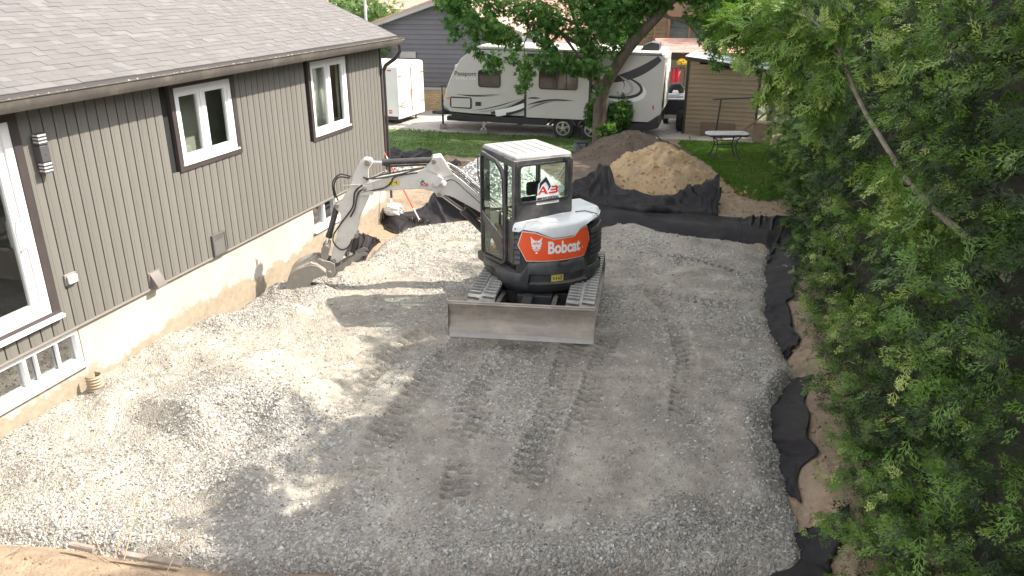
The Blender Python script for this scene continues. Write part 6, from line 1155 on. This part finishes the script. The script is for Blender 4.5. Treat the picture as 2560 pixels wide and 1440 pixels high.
for z, w in ((.55, .28), (.36, .24)): [MB().tube([(-w, y, z), (w, y, z)], .012, 6).build('stretcher', M['black'], tb, smooth=True) for y in (-.19, .19)]
bgp = gp(1452, 381, .14); bg_ = empty('cooler_bag', 'grey and black cooler bag standing on the grass near the tree', 'bag', bgp)
MB().box(-.20, .20, -.13, .13, 0, .28).build('body', M['bagblue'], bg_, bevel=.05, seg=3); MB().box(-.18, .21, -.14, .14, .285, .33).build('lid', M['black'], bg_, bevel=.02); MB().tube([(-.1, -.14, .29), (-.02, -.16, .18), (.06, -.15, .03)], .014, 6).tube([(.12, -.14, .29), (.14, -.15, .05)], .02, 6).build('strap', M['black'], bg_, smooth=True)
MB().box(.1, .205, -.135, .135, .02, .27).build('side_pocket', M['black'], bg_, bevel=.03)
# ================================================================== HOUSES AND TREES BEHIND
GM = Matrix.Translation((-2.84, 29.9, 0)) @ Matrix.Rotation(R(-9), 4, 'Z'); gh = empty('grey_house', 'dark grey gable house with tan brick base behind the travel trailer', 'house', M4=GM)
GX0, GX1, PX, PZ, EZ = -2.9, 3.1, .05, 3.92, 2.95
def gz(x): return EZ+(PZ-EZ)*(1-abs(x-PX)/(3.05))
gi = GM.inverted()
q = MB().prism([(GX0, 1.0), (GX1, 1.0), (GX1, gz(GX1)-.05), (PX, PZ-.05), (GX0, gz(GX0)-.05)], .05, 7).build('wall', M['greywall'], gh)
z = 1.02
while z < PZ-.1:
    hw = 3.0 if z+.17 < EZ else max(0., 3.05*(1-(z+.12-EZ)/(PZ-EZ)))
    x0, x1 = max(GX0, PX-hw), min(GX1, PX+hw)
    if x1-x0 > .2: MB().prism([(.012, z), (.02, z+.006), (.042, z+.168), (.05, z+.168), (.05, z)], x0, x1, 'x').build('lap_board', M['greywall'], gh)
    z += .17
MB().prism([(GX0, -.2), (GX1, -.2), (GX1, .9), (GX0, .9)], .03, 6.9).build('brick_base', M['mortar'], gh); MB().box(GX0-.02, GX1+.02, -.06, .05, .9, 1.0).build('ledge', M['fascia'], gh)
bm_ = MB().box(0, .19, -.002, .03, 0, .057).mesh('brick'); bm_.materials.append(M['brick']); qb = MB(); rb_ = []
cnt = 0
for r_ in range(13):
    for c_ in range(29):
        x = GX0+.02+.2075*c_+(.1 if r_ % 2 else 0); zz_ = .03+.067*r_
        if x+.19 > GX1: continue
        if -2.2 < x < 2.2 and cnt < 290: o = bpy.data.objects.new('brick', bm_); COL.objects.link(o); o.parent = gh; o.location = (x, 0, zz_); cnt += 1
        else: qb.box(x, x+.19, -.002, .03, zz_, zz_+.057)
if qb.v: o = qb.build('brick', M['brick'], gh); o['kind'] = 'stuff'
for s in (-1, 1):
    xe = PX+s*3.25; ze = gz(PX+s*3.25) if False else EZ-.06
    MB().prism([(PX, PZ+.16), (xe, ze+.10), (xe, ze-.06), (PX, PZ-.02)], -.32, -.26, 'y').build('fascia', M['fascia'], gh); MB().prism([(PX, PZ+.20), (xe, ze+.13), (xe, ze+.07), (PX, PZ+.12)], -.34, 7.2, 'y').build('roof', M['tileroof'], gh)
    MB().prism([(PX, PZ-.03), (xe, ze-.07), (xe, ze-.05), (PX, PZ+.0)], -.26, .02, 'y').build('soffit', M['fascia'], gh)
MB().box(-1.35, -.75, -.03, .0, 2.05, 2.28).build('wall_box', M['fascia'], gh)
def tiled_roof(name, parent, p0, ax, up, w, h, cw, chh, mat, Mx):
    """course of real shingles laid on a sloping plane"""
    q = MB(); rn = []; a = Vector(ax).normalized(); u = Vector(up).normalized(); n = a.cross(u).normalized(); n = n if n.z > 0 else -n; p0 = Vector(p0); r_ = 0; y = 0
    while y < h:
        x = -random.uniform(0, cw)
        while x < w:
            x0, x1 = max(x, 0), min(x+cw*.985, w)
            if x1-x0 > .02:
                b = [p0+a*x0+u*y+n*.03, p0+a*x1+u*y+n*.03, p0+a*x1+u*min(y+chh*1.1, h)+n*.012, p0+a*x0+u*min(y+chh*1.1, h)+n*.012]; k = len(q.v); q.add(b+[v-n*.02 for v in b], [(0, 1, 2, 3), (7, 6, 5, 4), (0, 4, 5, 1), (1, 5, 6, 2), (3, 7, 4, 0), (2, 6, 7, 3)]); rn += [random.random()]*8
            x += cw
        y += chh
    me = q.mesh(name); at = me.attributes.new('rnd', 'FLOAT', 'POINT'); at.data.foreach_set('value', rn); o = link(name, me, M[mat], parent); o['kind'] = 'stuff'; return o
def house_bg(label, x0, x1, y0, y1, zg_, ze, pitch, roofm, wallm, cw=.33, chh=.17, over=.4):
    h = empty('neighbour_house', label, 'house', (x0, y0, zg_)); W = x1-x0; D = y1-y0; e = ze-zg_; rise = pitch*D/2; L = math.hypot(D/2+over, rise*(1+over/(D/2)))
    MB().box(0, W, 0, D, 0, e).build('wall', M[wallm], h); MB().prism([(-over, e-over*pitch), (D/2, e+rise), (D+over, e-over*pitch), (D+over, e-over*pitch+.12), (D/2, e+rise+.12), (-over, e-over*pitch+.12)], -over, W+over, 'x').build('roof', M[roofm], h)
    sl = Vector((0, D/2, rise)); tiled_roof('roof_shingle', h, (-over, -over, e-over*pitch+.125), (1, 0, 0), tuple(sl), W+2*over, L, cw, chh, roofm, None); MB().box(-over, W+over, -over-.03, -over-.001, e-over*pitch-.08, e-over*pitch+.15).build('fascia', M['fascia'], h); return h
M['tanroof'] = pbr('tan_roof', (.40, .31, .26), (.48, .38, .33), 1.5, .9, var=.1, attr=True); M['pinkwall'] = pbr('pale_wall', (.55, .44, .39), rough=.9)
house_bg('house with brown shingle roof behind the grey gable house', -9, -.5, 37.5, 46, -.3, 2.55, .33, 'tileroof', 'beige')
house_bg('far house with wide pale tan roof at the top of the picture', -10, 7, 50, 62, -.5, 2.3, .42, 'tanroof', 'beige', .4, .2)
hh = house_bg('house with large faded pink roof seen between the tree leaves', .6, 6.8, 38.5, 49, -.5, 1.9, .42, 'pinkroof', 'beige')
for x in (1.0, 3.2): w_ = MB().ring(rect(x, x+1.2, .9, 1.9), rect(x+.08, x+1.12, .98, 1.82), -.03, .0).build('window', M['vinyl'], hh); MB().box(x+.08, x+1.12, -.015, -.01, .98, 1.82).build('pane', M['rvglass'], w_)
# brown house with window, upper right
BH = Matrix.Translation((6.15, 36.5, -.2)) @ Matrix.Rotation(R(-6), 4, 'Z'); bh = empty('brown_house', 'brown lap sided house with wide window above the red carport', 'house', M4=BH)
q = MB().box(-1.0, .82, .03, 6, 0, 4.6).box(.82, 2.75, .03, 6, 0, 2.0).box(2.75, 3.2, .03, 6, 0, 4.6).box(.82, 2.75, .03, 6, 3.5, 4.6).build('wall', M['brownlap'], bh)
z = .1
while z < 4.5:
    for x0, x1 in ((-1, .80), (2.78, 3.0)) if z > 2.05-.16 else ((-1, 3.0),): MB().prism([(.0, z), (.02, z+.16), (.03, z+.16), (.03, z)], x0, x1, 'x').build('lap_board', M['brownlap'], bh)
    z += .165
wn = MB().ring(rect(.80, 2.78, 1.96, 3.55), rect(.90, 2.68, 2.06, 3.45), -.05, .03).box(1.72, 1.80, -.04, .02, 2.061, 3.449).build('window', pbr('copper_frame', (.33, .17, .10), rough=.5), bh); MB().box(.9, 1.72, -.01, -.004, 2.06, 3.45).box(1.80, 2.68, -.01, -.004, 2.06, 3.45).build('pane', M['glass'], wn)
MB().box(.84, 2.74, .4, .45, 2.0, 3.5).build('blind', pbr('window_blind', (.4, .4, .45), (.6, .6, .66), 1.5, .8), wn); MB().box(.2, .26, -.08, 0, 0, 4.5).build('pipe', M['rust'], bh); MB().box(3.0, 3.14, -.09, 0, 0, 4.5).build('downspout', M['vinyl'], bh); MB().box(.8, 2.78, -.02, 0, 1.5, 1.95).build('apron', pbr('red_brown_panel', (.34, .15, .10), rough=.8), bh)
# carport with faded red roof
KM = Matrix.Translation((6.35, 30.2, 0)) @ Matrix.Rotation(R(-8), 4, 'Z'); kp = empty('carport', 'low open carport with faded red roof behind the shed', 'carport', M4=KM)
tiled_roof('roof_shingle', kp, (-.9, -.1, 2.22), (1, 0, 0), (0, 1, .09), 6.2, 3.4, .9, .3, 'pinkroof', None); MB().prism([(-.1, 2.12), (-.1, 2.2), (3.3, 2.51), (3.3, 2.43)], -.9, 5.3, 'x').build('roof', M['pinkroof'], kp); MB().box(-.9, 5.3, -.14, -.1, 1.98, 2.2).build('fascia', M['sheddark'], kp)
for x in (-.6, 2.2, 5.0): MB().box(x, x+.12, 0, .12, 0, 2.1).build('post', M['sheddark'], kp); 
MB().box(-.9, 5.3, 3.2, 3.3, 0, 2.4).build('back_wall', M['roomd'], kp)
for k, (x, c, lb) in enumerate(((-.72, 'blue', 'blue and white cloth hanging on a rail under the carport'), (-.35, 'red', 'red cloth with dark print hanging under the carport'))):
    o = MB().grid(16, 3, lambda u, v: (x+.34*u, -.35+.03*math.sin(u*14), 1.05+.62*v)).build('hanging_cloth', M[c], M4=KM, smooth=True, solid=.01); tag(o, lb, 'cloth')
o = MB().tube([(-.85, -.35, 1.70), (.15, -.35, 1.70)], .012, 6).cyl((-.84, -.35, .1), (-.84, -.35, 1.7), .02).cyl((.14, -.35, .1), (.14, -.35, 1.7), .02).build('drying_rail', M['black'], M4=KM); tag(o, 'thin dark drying rail under the carport edge', 'rail')
fb = empty('flower_basket', 'hanging basket of yellow flowers under the red carport', 'flowers', KM @ Vector((.02, -.3, 1.82))); MB().tube([(0, 0, -.12), (0, 0, .0)], [.06, .14], 12).build('basket', M['board_b'], fb); crown([((0, 0, .08), (.20, .18, .13))], 9000, .05, M['yel'], fb, 'blossom', .1); MB().tube([(0, 0, .1), (0, 0, .35)], .006, 5).build('hanger', M['black'], fb)
o = MB().box(0, .4, 0, .35, 0, .95).build('cabinet', pbr('tan_cabinet', (.28, .22, .16), rough=.7), M4=KM @ Matrix.Translation((.25, -2.4, .1)), bevel=.01); tag(o, 'narrow tan cabinet standing between trailer and shed', 'cabinet')
bush(tuple(KM @ Vector((-.35, -1.2, .9))), (.2, .2, .15), 'small potted greenery above the utility trailer', 260, 'fartree', .08, 'plant', 'potted_plant')
# parked vehicles on the street, only roofs and windows show
def car(label, c, rz, col):
    M4 = Matrix.Translation(c) @ Matrix.Rotation(rz, 4, 'Z'); v = empty('parked_car', label, 'car', M4=M4); side = [(-2.2, .35), (2.2, .35), (2.25, .8), (2.0, 1.0), (1.1, 1.08), (.55, 1.62), (.2, 1.72), (-1.6, 1.70), (-2.1, 1.15), (-2.25, .9)]
    MB().prism(side, -.85, .85).build('body', col, v, bevel=.06, seg=3); 
    for s in (-1, 1): MB().prism([(.95, 1.12), (.5, 1.55), (-1.5, 1.58), (-1.85, 1.15)], s*.855-.005, s*.855+.005).build('side_window', M['rvglass'], v)
    MB().add([(1.13, -.7, 1.1), (1.13, .7, 1.1), (.57, .62, 1.64), (.57, -.62, 1.64)], [(0, 1, 2, 3)]).build('windscreen', M['rvglass'], v, solid=.01)
    for x in (-1.4, 1.4):
        for s in (-.87, .69): wheel('wheel', Matrix.Translation((x, s, .34)), .34, .18, v)
car('pale blue car parked beyond the travel trailer, half hidden by leaves', (2.35, 34.2, .12), R(-8), M['car'])
# trees behind
def bg_tree(label, c, h, r, mat, n, s, trunk_r=.15):
    t = empty('background_tree', label, 'tree', c); MB().tube([(0, 0, -.2), (.1, 0, h*.4), (0, .1, h*.8)], [trunk_r, trunk_r*.7, trunk_r*.3], 9).build('trunk', M['bark'], t, smooth=True)
    cl = [((0, 0, h*.68), (r, r, h*.34))]+[((r*.6*math.cos(k*1.3), r*.6*math.sin(k*1.3), h*(.45+.09*(k % 4))), (r*.6, r*.6, h*.17)) for k in range(7)]; crown(cl, n, s, M[mat], t, 'foliage', .2)
bg_tree('bright green bushy tree behind the house roof', (-5.7, 31.2, .1), 5.0, 1.7, 'fartree', 420, .22)
bg_tree('tall unseen tree added beyond the middle of the hedge for its shade', (10.2, 19.2, .1), 8.0, 2.0, 'maple', 260, .24); bg_tree('tall unseen tree added beyond the far end of the hedge for its shade', (11.2, 23.8, .1), 8.5, 2.2, 'maple', 240, .24)  # unseen trees added behind the hedge to shade lawn, shed and heaps
bg_tree('dark leafy tree standing behind the brown house', (11.2, 38.5, .1), 6.5, 2.6, 'maple', 240, .30); bg_tree('dark tree filling the gap above the carport at right', (9.4, 33.5, .1), 5.5, 1.3, 'maple', 500, .24); bg_tree('tree behind the shed next to the hedge end', (8.9, 27.0, .1), 5.2, 1.7, 'maple', 420, .2); bg_tree('tall dark tree rising behind the leaning tree', (4.3, 34.2, .1), 6, 1.0, 'maple', 380, .25)
o = MB().cyl((-5.15, 28.9, .1), (-5.15, 28.9, 5.5), .045, 10).build('antenna_mast', M['greyp'], smooth=True); tag(o, 'thin pale mast rising in front of the bright green tree', 'mast')
fence = empty('wooden_fence', 'low brown slat fence beside the brown house', 'fence', (3.9, 34.9, .1))
for k in range(7): MB().box(0, 2.0, 0, .03, .1+.2*k, .26+.2*k).build('slat', M['brownlap'], fence)
for x in (0, 1, 1.9): MB().box(x, x+.08, .031, .11, 0, 1.5).build('post', M['brownlap'], fence)
